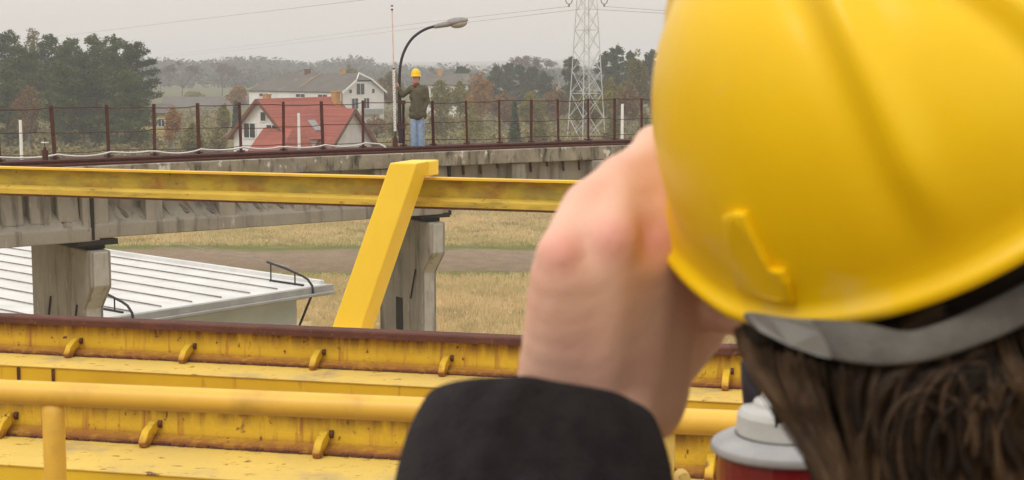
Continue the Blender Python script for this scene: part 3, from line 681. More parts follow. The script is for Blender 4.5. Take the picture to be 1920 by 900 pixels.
strip('deck', -.35, .30, ZD-.24, ZD, BALLAST); strip('ballast_bed', .304, WID-.02, ZD-.24, ZD-.09, BALLAST)
strip('deck_edge', WID-.02+.004, WID+.14, ZD-.25, ZD+.05, CORN, bev=.02)
# girder spans, straight between joints
def near_at(px, nn):
    X, Y = depth_at_px(px); p = Vector((X, Y, ZD)); e_ = .3
    X2, Y2 = depth_at_px(px+20); d = Vector((X2-X, Y2-Y, 0)).normalized(); return off(p, d, nn), d
def span(pxa, pxb, zbot, ribs, name='girder', teeth=True):
    a, da = near_at(pxa, 0); b_, db = near_at(pxb, 0); d = (b_-a).normalized(); Ln = (b_-a).length
    nv = Vector((d.y, -d.x, 0))
    def Q(s_, nn, z): return a + d*s_ + nv*nn + Vector((0, 0, z-ZD))
    NF = WID + .02
    pr_ = [(-.2, ZD-.24), (-.2, zbot), (NF, zbot), (NF, zbot+.24), (NF-.33, zbot+.52), (NF-.33, ZD-.24)]
    mb = MB().prism([Q(.03, *q) for q in pr_], d*(Ln-.06)); gird = build(name, mb, CONC, VI, bevel=.02)
    # end diaphragms and stiffeners
    for s_ in [.18, Ln-.18] + ribs(Ln):
        wd = .15 if s_ in (.18, Ln-.18) else .17
        st = MB().prism([Q(s_-wd, NF-.34, zbot+.2), Q(s_-wd, NF-.02, zbot+.2), Q(s_-wd, NF-.07, ZD-.26), Q(s_-wd, NF-.34, ZD-.26)], d*wd*2); build('stiffener', st, CONC, VI, bevel=.03)
    return Q, Ln, d, nv, NF
J1, J2 = 283, 905
# joints: find fence-line columns whose near edge falls at picture columns 180 and 820
def near_px(px):
    p, d = near_at(px, WID); r = p - Vector((0, 0, CAMZ)); return 960 + FPX*p.x/(p.y*CP - (p.z-CAMZ)*SP), p, d
def solve(tpx):
    lo, hi = -300, 1560
    for _ in range(40):
        m_ = (lo+hi)/2
        if near_px(m_)[0] < tpx: lo = m_
        else: hi = m_
    return m_
J1, J2 = solve(181), solve(833); J0 = solve(-420); J3 = solve(1660)
Q1, L1, d1, n1_, NF = span(J1, J2, 6.88, lambda Ln: [Ln*.155, Ln*.345, Ln*.55, Ln*.79])
Q0, L0, d0, n0_, NF = span(J0, J1, 6.83, lambda Ln: [])
Q2, L2, d2, n2_, NF = span(J2, J3, 6.95, lambda Ln: [Ln*.16, Ln*.32, Ln*.48, Ln*.64, Ln*.8])
# ribbed outer face of the first span
s_ = L0 - .55
while s_ > 0.4:
    zb_ = 6.83
    rb = MB().prism([Q0(s_-.20, NF-.34, zb_+.2), Q0(s_-.20, NF-.12, zb_+.36), Q0(s_-.20, NF-.20, ZD-.26), Q0(s_-.20, NF-.34, ZD-.26)], d0*.40)
    build('rib', rb, CONC, VI, bevel=.03); s_ -= .52
# sloped fins above the bottom flange, in groups between stiffeners
SCOOP_SHADE = mat('painted scoop shade', (.13, .11, .088), (.18, .16, .13), 6, .95)  # shade in the scoops between fins, painted as dark oval patches
def fins(Q, Ln, d, cuts, zb_):
    for a_, b2 in zip(cuts[:-1], cuts[1:]):
        s_ = a_*Ln+.38
        while s_ < b2*Ln-.35:
            w_ = .155
            tb = MB().add([Q(s_-w_, NF-.335, zb_+.62), Q(s_+w_, NF-.335, zb_+.62), Q(s_+w_+.16, NF-.02, zb_+.245), Q(s_-w_+.16, NF-.02, zb_+.245),
                    Q(s_-w_, NF-.335, zb_+.5), Q(s_+w_, NF-.335, zb_+.5)], [(0, 1, 2, 3), (0, 3, 4), (1, 5, 2), (0, 4, 5, 1), (3, 2, 5, 4)]); fin_ = build('flange_fin', tb, CONC, VI)
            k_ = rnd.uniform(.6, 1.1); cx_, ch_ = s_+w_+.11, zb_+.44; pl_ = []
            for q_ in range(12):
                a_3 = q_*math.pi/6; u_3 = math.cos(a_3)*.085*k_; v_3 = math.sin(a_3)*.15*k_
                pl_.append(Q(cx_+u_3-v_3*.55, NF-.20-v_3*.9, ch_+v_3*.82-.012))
            build('shade_oval', MB().prism(pl_, n1_*.012+Vector((0, 0, .012))), SCOOP_SHADE, fin_)
            s_ += .50
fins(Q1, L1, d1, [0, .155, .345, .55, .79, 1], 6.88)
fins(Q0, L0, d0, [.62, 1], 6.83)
# exposed reinforcement stubs under the edge of the far span
for k in range(26):
    rs = MB()
    s_ = .4 + k*.42
    rs.bar(Q2(s_, NF-.30, ZD-.26), Q2(s_+.02, NF-.30, ZD-.26-.22*(1 if k % 3 else .5)), .035, .035)
    build('reinforcement_stub', rs, RUSTD, VI)
# piers
def pier(px_c, top_px, Q, s_, Lt, th, zt_, dirv, nv, hole=False, back=0):
    # wall across the viaduct with a corbelled end towards the camera
    NFE = NF + .10
    def T(nn, z, u=0): return Q(s_, nn, z) + dirv*u
    prof = [(NFE, zt_), (NFE, zt_-.66), (NFE-.42, zt_-1.10), (NFE-.42, 0), (NFE-Lt+.1, 0), (NFE-Lt+.1, zt_)]
    mb = MB().prism([T(q[0], q[1], -th/2) for q in prof], dirv*th)
    p_ = build('pier', mb, CONC, VI, bevel=.03)
    mb = MB().prism([T(q[0], q[1], -th/2+.06) for q in [(NFE+.03, zt_-.02), (NFE+.03, zt_-.64), (NFE-.39, zt_-1.10), (NFE-.39, 0), (NFE-.5, 0), (NFE-.5, zt_-.02)]], dirv*(th-.12))
    build('end_panel', mb, CONCL, p_, bevel=.02)
    mb = MB().box(T(NFE-.75, zt_+.09), dirv*(th*.42), nv*.55, (0, 0, .08)); mb.box(T(NFE-.22, zt_+.14), dirv*(th*.95), nv*.12, (0, 0, .05))
    build('bearing', mb, DARK, p_)
    for nn in (NFE-.78, NFE-2.1):
        mb = MB(); c = T(nn, zt_-1.35, -th/2-.02); mb.tube([c + nv*.12+Vector((0, 0, .3)), c - nv*.12 - Vector((0, 0, .35)), c - nv*.12 - Vector((0, 0, .35)) + dirv*.06], .018, 6)
        build('hook_bar', mb, BLACK, p_)
    return T
TA = pier(0, 0, Q1, .09, 3.12, .40, 6.66, d1, n1_)
TB = pier(0, 0, Q2, 0.0, 2.6, .36, 6.72, d2, n2_)
mb = MB().box(TB(NF-1.38, 4.60, -.185), n2_*.15, d2*.012, (0, 0, .36)); build('opening_shade', mb, DARK, VI)  # dark box set on the pier face, painting the shade of a hole
# vertical gap between the spans
for Q_, s2 in ((Q1, 0), (Q1, L1)):
    mb = MB().box(Q_(s2, NF-.19, (ZD+6.9)/2-.1), d1*.028, n1_*.2, (0, 0, (ZD-6.9)/2-.05)); build('expansion_joint', mb, DARK, VI)

# track on the deck
TR = thing('railway_track', (FL[8].x, FL[8].y, ZD), 'rusty railway track lying along the viaduct deck', 'railway track')
for nn in (.95, 2.25):
    rings = []
    for i in range(len(FL)):
        d = dirn(i); prf = [(-.065, -.07), (.065, -.07), (.065, -.05), (.012, -.04), (.012, .0), (.036, .01), (.036, .045), (-.036, .045), (-.036, .01), (-.012, .0), (-.012, -.04), (-.065, -.05)]
        rings.append([off(FL[i], d, nn+a_, z_) for a_, z_ in prf])
    build('rail', MB().loft(rings), RUSTM, TR)
cum = [0]
for i in range(1, len(FL)): cum.append(cum[-1] + (FL[i]-FL[i-1]).length)
def at_s(s_):
    for i in range(1, len(FL)):
        if cum[i] >= s_: k = (s_-cum[i-1])/(cum[i]-cum[i-1]); return FL[i-1].lerp(FL[i], k), (FL[i]-FL[i-1]).normalized()
    return FL[-1], dirn(len(FL)-1)
s_ = .2
while s_ < cum[-1]:
    p, d = at_s(s_); mb = MB().bar(off(p, d, .45, -.115), off(p, d, 2.78, -.115), .24, .09); build('sleeper', mb, RUSTM, TR); s_ += .62
p, d = at_s(5)
# railing
RL = thing('bridge_railing', (FL[8].x, FL[8].y, ZD), 'rusty post and wire railing along the far side of the viaduct', 'railing')
tilt = {0: -.06, 1: -.05, 2: -.09, 3: -.05, 4: -.02}
for i, p in enumerate(FL):
    h = 1.06 if i < 12 else 1.03; lx = tilt.get(i, rnd.uniform(-.035, .012)); d = dirn(i)
    mb = MB(); top = p + d*lx + Vector((0, 0, h)); wdt = .056 if i % 3 else .066
    if i == 11: top = p + Vector((0, 0, 1.02))
    mb.bar(p - Vector((0, 0, .02)), top, wdt, .06, up=(0, 1, 0)); mb.box(p + Vector((0, 0, .03)), (.08, 0, 0), (0, .08, 0), (0, 0, .012))
    build('post', mb, RUSTD, RL)
for hh, rr_ in ((1.0, .010), (.53, .008), (.13, .008)):
    pts = []
    for i in range(len(FL)-1):
        d = dirn(i); lx = tilt.get(i, 0)*hh; d2_ = dirn(i+1); lx2 = tilt.get(i+1, 0)*hh
        for k in range(4):
            q = (FL[i]+d*lx).lerp(FL[i+1]+d2_*lx2, k/4); q.z += hh + (.02*math.sin(i*1.7+hh*9) - .012*math.sin(k/4*math.pi)); q.y -= .04; pts.append(q)
    build('wire', MB().tube(pts, rr_, 5), RUSTD, RL)
# white cable hung along the foot of the railing
pts = []
for i in range(0, 11):
    for k in range(6):
        q = FL[i].lerp(FL[i+1], k/6); d = dirn(i)
        if i == 10 and k > 2: break
        q = off(q, d, .10); q.z = ZD + .10 - .055*math.sin(k/6*math.pi)*(1 if i % 2 else .6) + .015*math.sin(i*2.1); pts.append(q)
q = pts[-1].copy(); pts.append(q + Vector((.12, -.04, -.05))); pts.append(q + Vector((.17, -.12, -.09)))
tag(build('cable', MB().tube(pts, .018, 8), WHITEC, origin=pts[30], smooth=True), 'white cable sagging along the foot of the railing', 'cable')
# rusty stubs
for px, yb, lb in ((85, 303, 'rusty stub post with a pale disc near the left railing'), (741, 277, 'rusty stub post under the surveying staff')):
    q = G(px, yb, ZD); st_ = thing('stub_post', q, lb, 'post')
    mb = MB().tube([q, q+Vector((0, 0, .22))], .058, 10); mb.tube([q+Vector((0, 0, .22)), q+Vector((0, 0, .27))], [.03, .03], 8); build('barrel', mb, RUSTD, st_)
    if px < 100:
        build('stem', MB().tube([q+Vector((0, 0, .271)), q+Vector((0, 0, .46))], .009, 6), RUSTD, st_)
        build('disc', MB().tube([q+Vector((0, 0, .36)), q+Vector((0, 0, .375))], .075, 14), WHITEP, st_)

# street lamp fixed to the railing
FY = FL[11].y - .12
def LP(px, py): return W(px, py, FY)
SL = thing('street_lamp', (LP(749, 273).x, FY, ZD), 'tall curved street lamp with a grey head above the man', 'street lamp')
path = [(751, 268), (750, 245), (749, 200), (749, 150), (750.5, 125), (755, 104), (763, 86), (774, 71), (788, 60), (802, 53), (818, 48.5)]
pp = [LP(*p) for p in path]; sm = []
for i in range(len(pp)-1):
    a_, b_, c_, d_ = pp[max(i-1, 0)], pp[i], pp[i+1], pp[min(i+2, len(pp)-1)]
    for k in range(5):
        t_ = k/5; sm.append(.5*((2*b_) + (c_-a_)*t_ + (2*a_-5*b_+4*c_-d_)*t_*t_ + (3*b_-a_-3*c_+d_)*t_**3))
sm.append(pp[-1])
build('pole', MB().tube(sm, [.045 if q.z < 9.4 else .032 for q in sm], 10), LAMPP, SL, smooth=True)
mb = MB(); u = (LP(878, 37) - LP(816, 49)).normalized(); v = Vector((0, 1, 0)); w_ = u.cross(v)*-1
if w_.z < 0: w_ = -w_
st0 = LP(814, 50)
def ringat(s_, hw, up_, dn): return [st0 + u*s_ + v*hw*math.cos(a) + w_*((up_ if math.sin(a) > 0 else dn)*math.sin(a)) for a in [2*math.pi*k/12 for k in range(12)]]
mb.loft([ringat(0, .045, .045, .045), ringat(.06, .06, .055, .05), ringat(.30, .075, .07, .065), ringat(.36, .12, .10, .06), ringat(.5, .14, .115, .05), ringat(.68, .12, .09, .04), ringat(.78, .05, .04, .02)])
hd = build('lamp_head', mb, LAMPG, SL, smooth=True)
mb = MB(); c = st0 + u*.56 - w_*.04; Rm = Matrix((u, v, w_)).transposed(); mb.ball(c, (.20, .12, .10), 14, 8, Rm); build('lens', mb, LENS, hd, smooth=True)
mb = MB(); mb.box(LP(753, 192), (.09, 0, 0), (0, .05, 0), (0, 0, .045)); mb.box(LP(752, 238), (.09, 0, 0), (0, .05, 0), (0, 0, .05)); build('clamp', mb, RUSTD, SL)

# ------------------------------------------------------------------ voxel bodies
def organic(name, mb, voxel, m, parent, smooth=3, fac=.5):
    off_ = wl(parent)
    me = bpy.data.meshes.new('tmp'); me.from_pydata([(v[0]-off_.x, v[1]-off_.y, v[2]-off_.z) for v in mb.v], [], mb.f); me.update(); fixn(me)
    o_ = bpy.data.objects.new('tmp', me); C.collection.objects.link(o_)
    r_ = o_.modifiers.new('r', 'REMESH'); r_.mode = 'VOXEL'; r_.voxel_size = voxel
    s__ = o_.modifiers.new('s', 'SMOOTH'); s__.factor = fac; s__.iterations = smooth
    dg = bpy.context.evaluated_depsgraph_get(); ev = o_.evaluated_get(dg)
    nm = bpy.data.meshes.new_from_object(ev); bpy.data.objects.remove(o_)
    nm.materials.clear(); return link(name, nm, m, parent, True)

# man on the viaduct
mp = G(784, 281.0, ZD-.07); mp.z = ZD - .07; K = mp.y/FPX
MAN = thing('person', mp, 'man in olive jacket and blue jeans holding a staff on the viaduct', 'person')
def M_(x, y, z): return mp + Vector((x, y, z))
hand_l = M_(-.47, -.02, 1.46)
b_ = MB()
b_.ball(M_(-.045, -.02, 1.605), (.075, .095, .115), 14, 10); b_.ball(M_(-.055, -.08, 1.55), (.05, .04, .05)); b_.cap_(M_(-.06, -.115, 1.61), M_(-.065, -.128, 1.58), .012, .015)
b_.cap_(M_(-.03, 0, 1.55), M_(-.01, .01, 1.40), .052, .06); b_.cap_(M_(-.01, .01, 1.30), M_(0, .01, 1.0), .12, .12); b_.cap_(M_(-.14, 0, 1.37), M_(.14, 0, 1.37), .05, .05)
b_.cap_(M_(-.16, 0, 1.38), M_(-.34, -.02, 1.25), .048, .04); b_.cap_(M_(-.34, -.02, 1.25), M_(-.44, -.03, 1.43), .038, .028); b_.ball(M_(-.455, -.035, 1.47), (.035, .03, .05))
for k in range(4): b_.cap_(M_(-.45, -.05, 1.445+.022*k), M_(-.505, -.045, 1.45+.022*k), .011, .009, 8)
b_.cap_(M_(-.44, -.03, 1.46), M_(-.47, -.075, 1.51), .012, .01, 8)
b_.cap_(M_(.16, 0, 1.38), M_(.20, .02, 1.10), .05, .042); b_.cap_(M_(.20, .02, 1.10), M_(.12, -.08, .86), .038, .028); b_.cap_(M_(.115, -.085, .83), M_(.10, -.10, .78), .035, .03)
for k in range(4): b_.cap_(M_(.085+.018*k, -.10, .77), M_(.08+.018*k, -.105, .705), .010, .009, 8)
b_.cap_(M_(.09, -.11, .80), M_(.06, -.13, .75), .012, .010, 8)
for sx, fx in ((-.08, -.085), (.075, .07)):
    b_.cap_(M_(sx, 0, .9), M_(fx, -.02, .48), .085, .055); b_.cap_(M_(fx, -.02, .48), M_(fx, .02, .08), .055, .04); b_.cap_(M_(fx, .02, .05), M_(fx-.02, -.15, .045), .045, .035)
organic('body', b_, .011, SKINF, MAN, 1)
j = MB()
j.cap_(M_(-.07, 0, 1.37), M_(.07, .01, 1.37), .115, .115); j.cap_(M_(-.05, 0, 1.2), M_(.05, .0, 1.2), .145, .145); j.cap_(M_(-.055, 0, .92), M_(.055, 0, .92), .15, .15); j.cap_(M_(-.06, 0, .80), M_(.06, 0, .80), .15, .15)
j.cap_(M_(0, 0, 1.3), M_(0, 0, .85), .165, .165); j.cap_(M_(-.14, 0, 1.40), M_(.14, 0, 1.40), .075, .075); j.cap_(M_(-.035, .01, 1.50), M_(-.02, .01, 1.42), .072, .10)
j.cap_(M_(-.17, 0, 1.38), M_(-.34, -.02, 1.24), .072, .062); j.cap_(M_(-.34, -.02, 1.24), M_(-.43, -.03, 1.41), .058, .046)
j.cap_(M_(.17, 0, 1.38), M_(.21, .02, 1.10), .078, .065); j.cap_(M_(.21, .02, 1.10), M_(.13, -.07, .89), .062, .05)
organic('jacket', j, .012, JACKM, MAN, 2)
sc_b = MB(); sc_b.ball(M_(-.055, -.085, 1.475), (.045, .045, .05)); build('collar', sc_b, REDP, MAN, smooth=True)
jn = MB()
jn.cap_(M_(-.05, 0, .86), M_(.05, 0, .86), .12, .12)
for sx, fx in ((-.075, -.088), (.07, .075)):
    jn.cap_(M_(sx, 0, .84), M_(fx, -.03, .48), .10, .080); jn.cap_(M_(fx, -.03, .48), M_(fx, .0, .09), .078, .080)
organic('jeans', jn, .012, JEANM, MAN, 1)
bt = MB()
for fx in (-.088, .075):
    bt.cap_(M_(fx, .02, .055), M_(fx-.02, -.16, .045), .052, .044); bt.box(M_(fx-.01, -.07, .012), (.045, 0, 0), (0, .14, 0), (0, 0, .012))
organic('boots', bt, .01, BOOT, MAN, 1)
hh = MB()
rings = []
for k in range(9):
    a_ = k/8*math.pi/2; rings.append([M_(-.04, 0, 1.685) + Vector((math.cos(t_)*.112*math.cos(a_)**.85, math.sin(t_)*.135*math.cos(a_)**.85, .16*math.sin(a_)**1.0)) for t_ in [2*math.pi*q/20 for q in range(20)]])
br = [M_(-.045, -.015, 1.675) + Vector((math.cos(t_)*.125, math.sin(t_)*(.15 if math.sin(t_) > 0 else .185), 0)) for t_ in [2*math.pi*q/20 for q in range(20)]]
br2 = [p + Vector((0, 0, -.012)) for p in br]
hh.loft([br2, br]+rings); build('hard_hat', hh, HELM, MAN, smooth=True)
hr = MB(); hr.ball(M_(-.035, .03, 1.62), (.083, .085, .09)); build('hair', hr, HAIRB, MAN, smooth=True)
# surveying staff
SY = mp.y - .07
def SPt(px, py): return W(px, py, SY)
ST = thing('surveying_staff', SPt(741, 247), 'tall white levelling staff held upright by the man', 'staff')
build('lower_section', MB().bar(SPt(740.8, 246), SPt(738.2, 129), .058, .03, up=(0, 1, 0)), WHITEP, ST, bevel=.004)
PINK = mat('faded pink staff paint', (.62, .36, .33), (.72, .62, .58), 6, .6)
build('upper_section', MB().bar(SPt(738.1, 128.6), SPt(735.2, 16), .026, .02, up=(0, 1, 0)), PINK, ST)
mb = MB()
for py in (129, 18, 11): q = SPt(738.2 if py > 100 else 735, py); mb.box(q, (.024, 0, 0), (0, .02, 0), (0, 0, .016))
build('clip', mb, DARK, ST); build('foot', MB().bar(SPt(740.9, 246), SPt(741.2, 259), .022, .022, up=(0, 1, 0)), DARK, ST)
mk = MB()
for k in range(22):
    q = SPt(740.6-.125*(k/22)*18, 240-5*k); mk.box(q + Vector((.008 if k % 2 else -.008, -.017, 0)), (.014, 0, 0), (0, .001, 0), (0, 0, .012))
build('graduation', mk, mat('staff red marks', (.60, .42, .38), rough=.7), ST)

# ------------------------------------------------------------------ white roofed building
zc_ = 3.5
c = G(614, 532.5, zc_); e_w = G(238, 589.5, zc_); ev = (e_w - c).normalized(); sv = Vector((ev.y, -ev.x, 0))
if sv.x > 0: sv = -sv
BL = thing('low_building', (c.x, c.y, 0), 'low building with a flat white ribbed metal roof', 'building')
LE, LS, RISE = 17.0, 26.0, .014
def B(a_, s_, dz=0): return c + ev*a_ + sv*s_ + Vector((0, 0, s_*RISE + dz))
mb = MB().prism([B(0, 0, -.12), B(LE, 0, -.12), B(LE, LS, -.12), B(0, LS, -.12)], (0, 0, .12)); rf_ = build('roof', mb, ROOFW, BL)
a_ = .75
while a_ < LE:
    mb = MB().bar(B(a_, .22, .035), B(a_, LS-.2, .035), .024, .035); build('roof_seam', mb, SEAM, rf_); a_ += 1.05
mb = MB(); mb.bar(B(.12, .1, .03), B(.12, LS, .03), .16, .16); build('verge', mb, ROOFW, rf_)
mb = MB(); mb.bar(B(-.1, -.09, -.15), B(LE, -.09, -.15), .16, .30); mb.bar(B(-.05, -.22, -.22), B(LE, -.22, -.22), .12, .08); build('gutter', mb, FASC, BL, bevel=.015)
mb = MB().prism([B(.75, .55, -.125), B(LE-.5, .55, -.125), B(LE-.5, LS-.5, -.125), B(.75, LS-.5, -.125)], (0, 0, 0)); 
zb2 = [B(.75, .55), B(LE-.5, .55), B(LE-.5, LS-.5), B(.75, LS-.5)]
mb = MB().add([Vector((p.x, p.y, 0)) for p in zb2] + [p + Vector((0, 0, -.125)) for p in zb2], [(0, 1, 5, 4), (1, 2, 6, 5), (2, 3, 7, 6), (3, 0, 4, 7)]); build('wall', mb, WALLG, BL)
def roofrail(a0, label):
    q = B(a0, 0); T = thing('roof_handrail', q, label, 'handrail')
    pts = [B(a0+.03, 1.35, .55), B(a0, .35, .42), B(a0, .12, .33), B(a0, -.05, .05), B(a0, -.1, -.2), B(a0+.1, .35, -1.3)]
    build('rail', MB().tube([B(a0+.03, 1.75, .58), B(a0, .95, .45), B(a0, .25, .30), B(a0, .02, .22), B(a0, -.16, .05), B(a0, -.2, -.12), B(a0+.3, .1, -1.15), B(a0+.35, .45, -1.35)], .036, 8), BLACK, T, smooth=True)
    for s2 in (1.6, .55):
        mb = MB().tube([B(a0+.02, s2, .0), B(a0+.02, s2, .54 if s2 > 1 else .37)], .022, 6); build('post', mb, BLACK, T)
    build('base_bar', MB().bar(B(a0+.02, 1.65, .03), B(a0+.02, .2, .03), .05, .05), BLACK, T)
    build('wall_bracket', MB().box(B(a0+.35, .5, -1.4), ev*.12, sv*.06, (0, 0, .22)), BLACK, T)
roofrail(.78, 'black pipe handrail at the far corner of the white roof'); roofrail(7.25, 'black pipe handrail on the white roof beside the concrete pier')
q = B(6.9, -.1, 0); build('downpipe', MB().tube([q+Vector((0, 0, -.25)), Vector((q.x, q.y, 0))], .07, 8), WHITEP, BL)
tag(build('roof_cable', MB().tube([W(310, 453, 60), W(420, 474, 54), W(540, 499, 46.4), W(541, 501, 46.3)], .012, 5), FASC, origin=W(420, 474, 54)), 'thin cable reaching the far roof handrail from the field', 'cable')

# ------------------------------------------------------------------ yellow crane steelwork
HF = CAMZ - 1.24                                    # height of both crane rails' feet
def line2(xa, ya, xb, yb, z): return G(xa, ya, z), G(xb, yb, z)
def rail_girder(ya, xb, yb, edge, clips, label, lname):
    a_, b_ = line2(0, ya, xb, yb, HF); d = (b_-a_).normalized(); nv = Vector((d.y, -d.x, 0))
    A0 = a_ - d*4.5; Ln = 10.5
    T = thing('crane_girder', A0 + Vector((0, 0, -.5)), label, 'girder', 'parallel girders carrying crane rails')
    def Q(s_, nn, z): return A0 + d*s_ + nv*nn + Vector((0, 0, z))
    OL = .5                                          # object-space height of the rail foot
    ym = y_old('rusty yellow ' + lname, OL, OL+.13)
    # rail: foot, web, head; pixel lines were taken at the front lip of the foot
    foot = [(0, 0), (0, .012), (-.045, .024), (-.05, .125), (-.07, .125), (-.075, .024), (-.12, .012), (-.12, 0)]
    rl = build('rail', MB().prism([Q(0, q[0], q[1]+.002) for q in foot], d*Ln), ym, T)
    hd_ = [(-.018, .1275), (-.018, .152), (-.024, .158), (-.096, .158), (-.102, .152), (-.102, .1275)]
    build('rail_head', MB().prism([Q(-.01, q[0], q[1]) for q in hd_], d*(Ln+.02)), RUSTM, rl)
    # debris line of old rust along the lip
    sc2 = MB(); rr2 = random.Random(3)
    s3 = 0
    while s3 < Ln-.1:
        w3 = rr2.uniform(.008, .03); hgt = rr2.uniform(.001, .007)
        sc2.box(Q(s3+w3/2, .004, .002+hgt/2), d*w3/2, nv*rr2.uniform(.003, .008), (0, 0, hgt/2)); s3 += w3*rr2.uniform(1.0, 1.3)
    build('rust_scale', sc2, RUSTM, rl)
    for px in clips:
        # clip on the line of sight column px
        k = (px-960)/FPX; best = min((abs((lambda P: 960+FPX*P.x/(P.y*CP-(P.z-CAMZ)*SP))(Q(s4*.01, 0, .03))-px), s4*.01) for s4 in range(0, int(Ln*100)))
        s5 = best[1]
        pr2 = [Q(s5, .052, .002), Q(s5, .058, .02), Q(s5, .03, .052), Q(s5, -.02, .072), Q(s5, -.047, .072), Q(s5, -.045, .045), Q(s5, -.01, .028), Q(s5, .02, .003)]
        build('clip', MB().prism([p - d*.013 for p in pr2], d*.026), ym, rl, bevel=.003)
        build('bolt', MB().tube([Q(s5+.012, -.044, .06), Q(s5+.024, -.044, .06)], .014, 6), RUSTM, rl)
    build('top_flange', MB().prism([Q(0, edge, -.007), Q(0, edge, 0), Q(0, -.40, 0), Q(0, -.40, -.007)], d*Ln), Y_PLATE, T, bevel=.003)
    build('web', MB().prism([Q(.02, edge-.006, -.007), Q(.02, edge-.021, -.007), Q(.02, edge-.021, -.5), Q(.02, edge-.006, -.5)], d*(Ln-.04)), Y_WEB, T)
    build('rear_web', MB().prism([Q(.02, -.33, -.007), Q(.02, -.345, -.007), Q(.02, -.345, -.5), Q(.02, -.33, -.5)], d*(Ln-.04)), Y_WEB, T)
    build('bottom_flange', MB().prism([Q(0, edge, -.5), Q(0, edge, -.518), Q(0, -.40, -.518), Q(0, -.40, -.5)], d*Ln), Y_PLATE, T)
    return T, Q, d, nv
T1, Qr1, dr, nr = rail_girder(661, 800, 700.5, .235, [135, 350, 593, 833, 1090, 1362], 'rusty yellow rail girder farther from the handrail', 'far rail')
st = MB()
for px in (43, 107):
    s5 = min((abs((lambda P: 960+FPX*P.x/(P.y*CP-(P.z-CAMZ)*SP))(Qr1(s4*.01, .2, -.05))-px), s4*.01) for s4 in range(0, 1000))[1]
    st.bar(Qr1(s5, .231, -.01), Qr1(s5, .231, -.45), .012, .012)
build('weld_seam', st, RUSTM, T1)
T2, Qr2, dr2, nr2 = rail_girder(816, 760, 863, .335, [8, 280, 603, 960, 1330], 'rusty yellow rail girder nearer the handrail', 'near rail')
# handrail
hz_c = CAMZ - .655
a_ = G(0, 734, hz_c); b_ = G(780, 768, hz_c); d = (b_-a_).normalized()
HR = thing('handrail', a_ + Vector((0, 0, -1)), 'smooth yellow tubular handrail in front of the crane girders', 'handrail')
build('tube', MB().tube([a_-d*3, a_, b_, a_+d*5], .0243, 28), Y_RAIL, HR, smooth=True)
for px in (98, 1249):
    s5 = min((abs((lambda P: 960+FPX*P.x/(P.y*CP-(P.z-CAMZ)*SP))(a_+d*(s4*.005))-px), s4*.005) for s4 in range(-200, 800))[1]
    q = a_ + d*s5
    if px < 200:
        nvh = Vector((d.y, -d.x, 0))
        ringp = lambda zz, rx, ry: [q + d*math.cos(t_)*rx + nvh*math.sin(t_)*ry + Vector((0, 0, zz)) for t_ in [2*math.pi*k/20 for k in range(20)]]
        build('post', MB().loft([ringp(-.015, .0245, .012), ringp(-.04, .0245, .014), ringp(-.075, .0225, .021), ringp(-.12, .0222, .0222), ringp(-1.0, .0222, .0222)]), Y_RAIL, HR, smooth=True)
    else:
        build('post', MB().box(q + Vector((0, 0, -.51)), d*.016, Vector((d.y, -d.x, 0))*.005, (0, 0, .49)), Y_PLATE, HR)
        kn = q + d*.028 + Vector((0, -.01, -.105)); kp = thing('round_knob', kn, 'round yellow knob beside the dark sleeve edge', 'knob')
        build('disc', MB().tube([kn+Vector((0, .012, 0)), kn, kn+Vector((.004, -.012, 0))], [.015, .016, .013], 16), Y_PLATE, kp)
        build('spindle', MB().tube([kn+Vector((-.03, .014, .03)), kn+Vector((0, .014, 0))], .004, 8), RUSTM, kp)
# upper I-beam
DBm = 10.6
za = W(0, 313, DBm).z
a_ = W(0, 313, 10.9); 
zt1 = a_.z; b_ = G(1075, 340, zt1); d = (b_-a_).normalized(); nv = Vector((d.y, -d.x, 0))
BM = thing('crossbeam', a_ - d*2.5 + Vector((0, 0, -.2)), 'mossy yellow horizontal beam in front of the viaduct', 'beam')
def QB(s_, nn, z): return a_ - d*2.5 + d*s_ + nv*nn + Vector((0, 0, z))
LB = 9.5
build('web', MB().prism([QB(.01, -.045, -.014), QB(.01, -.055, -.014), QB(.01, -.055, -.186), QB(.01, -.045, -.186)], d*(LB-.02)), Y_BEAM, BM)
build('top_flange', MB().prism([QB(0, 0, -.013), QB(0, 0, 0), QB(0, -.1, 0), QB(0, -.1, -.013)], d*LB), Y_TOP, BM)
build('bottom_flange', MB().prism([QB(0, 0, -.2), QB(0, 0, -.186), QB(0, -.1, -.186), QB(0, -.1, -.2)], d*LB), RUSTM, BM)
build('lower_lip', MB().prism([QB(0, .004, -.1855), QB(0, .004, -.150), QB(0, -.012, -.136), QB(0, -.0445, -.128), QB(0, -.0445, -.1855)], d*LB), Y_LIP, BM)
# diagonal strut
DS = 9.55
SB = thing('diagonal_strut', W(660, 622, DS), 'bright clean yellow diagonal box strut hooked over the beam', 'strut')
wd = 57/FPX*DS/2
pL0, pR0 = W(616, 632, DS), W(672, 632, DS); pL1, pR1 = W(731, 305.5, DS), W(783, 305.5, DS)
aw = Vector((.30, .95, 0)).normalized()*.23
mb = MB().add([pL0, pR0, pR1, pL1, pL0+aw, pR0+aw, pR1+aw, pL1+aw], [(0, 1, 2, 3), (4, 7, 6, 5), (0, 4, 5, 1), (1, 5, 6, 2), (2, 6, 7, 3), (3, 7, 4, 0)])
build('strut_box', mb, Y_CLEAN, SB, bevel=.008)
mb = MB(); aw2 = Vector((.30, .95, 0)).normalized()
p1 = pL1 + aw2*.20 + Vector((0, 0, -.001)); p2 = pR1 + aw2*.20 + Vector((.003, 0, -.001))
lo = Vector((0, 0, -.096)); a3 = aw2*.17
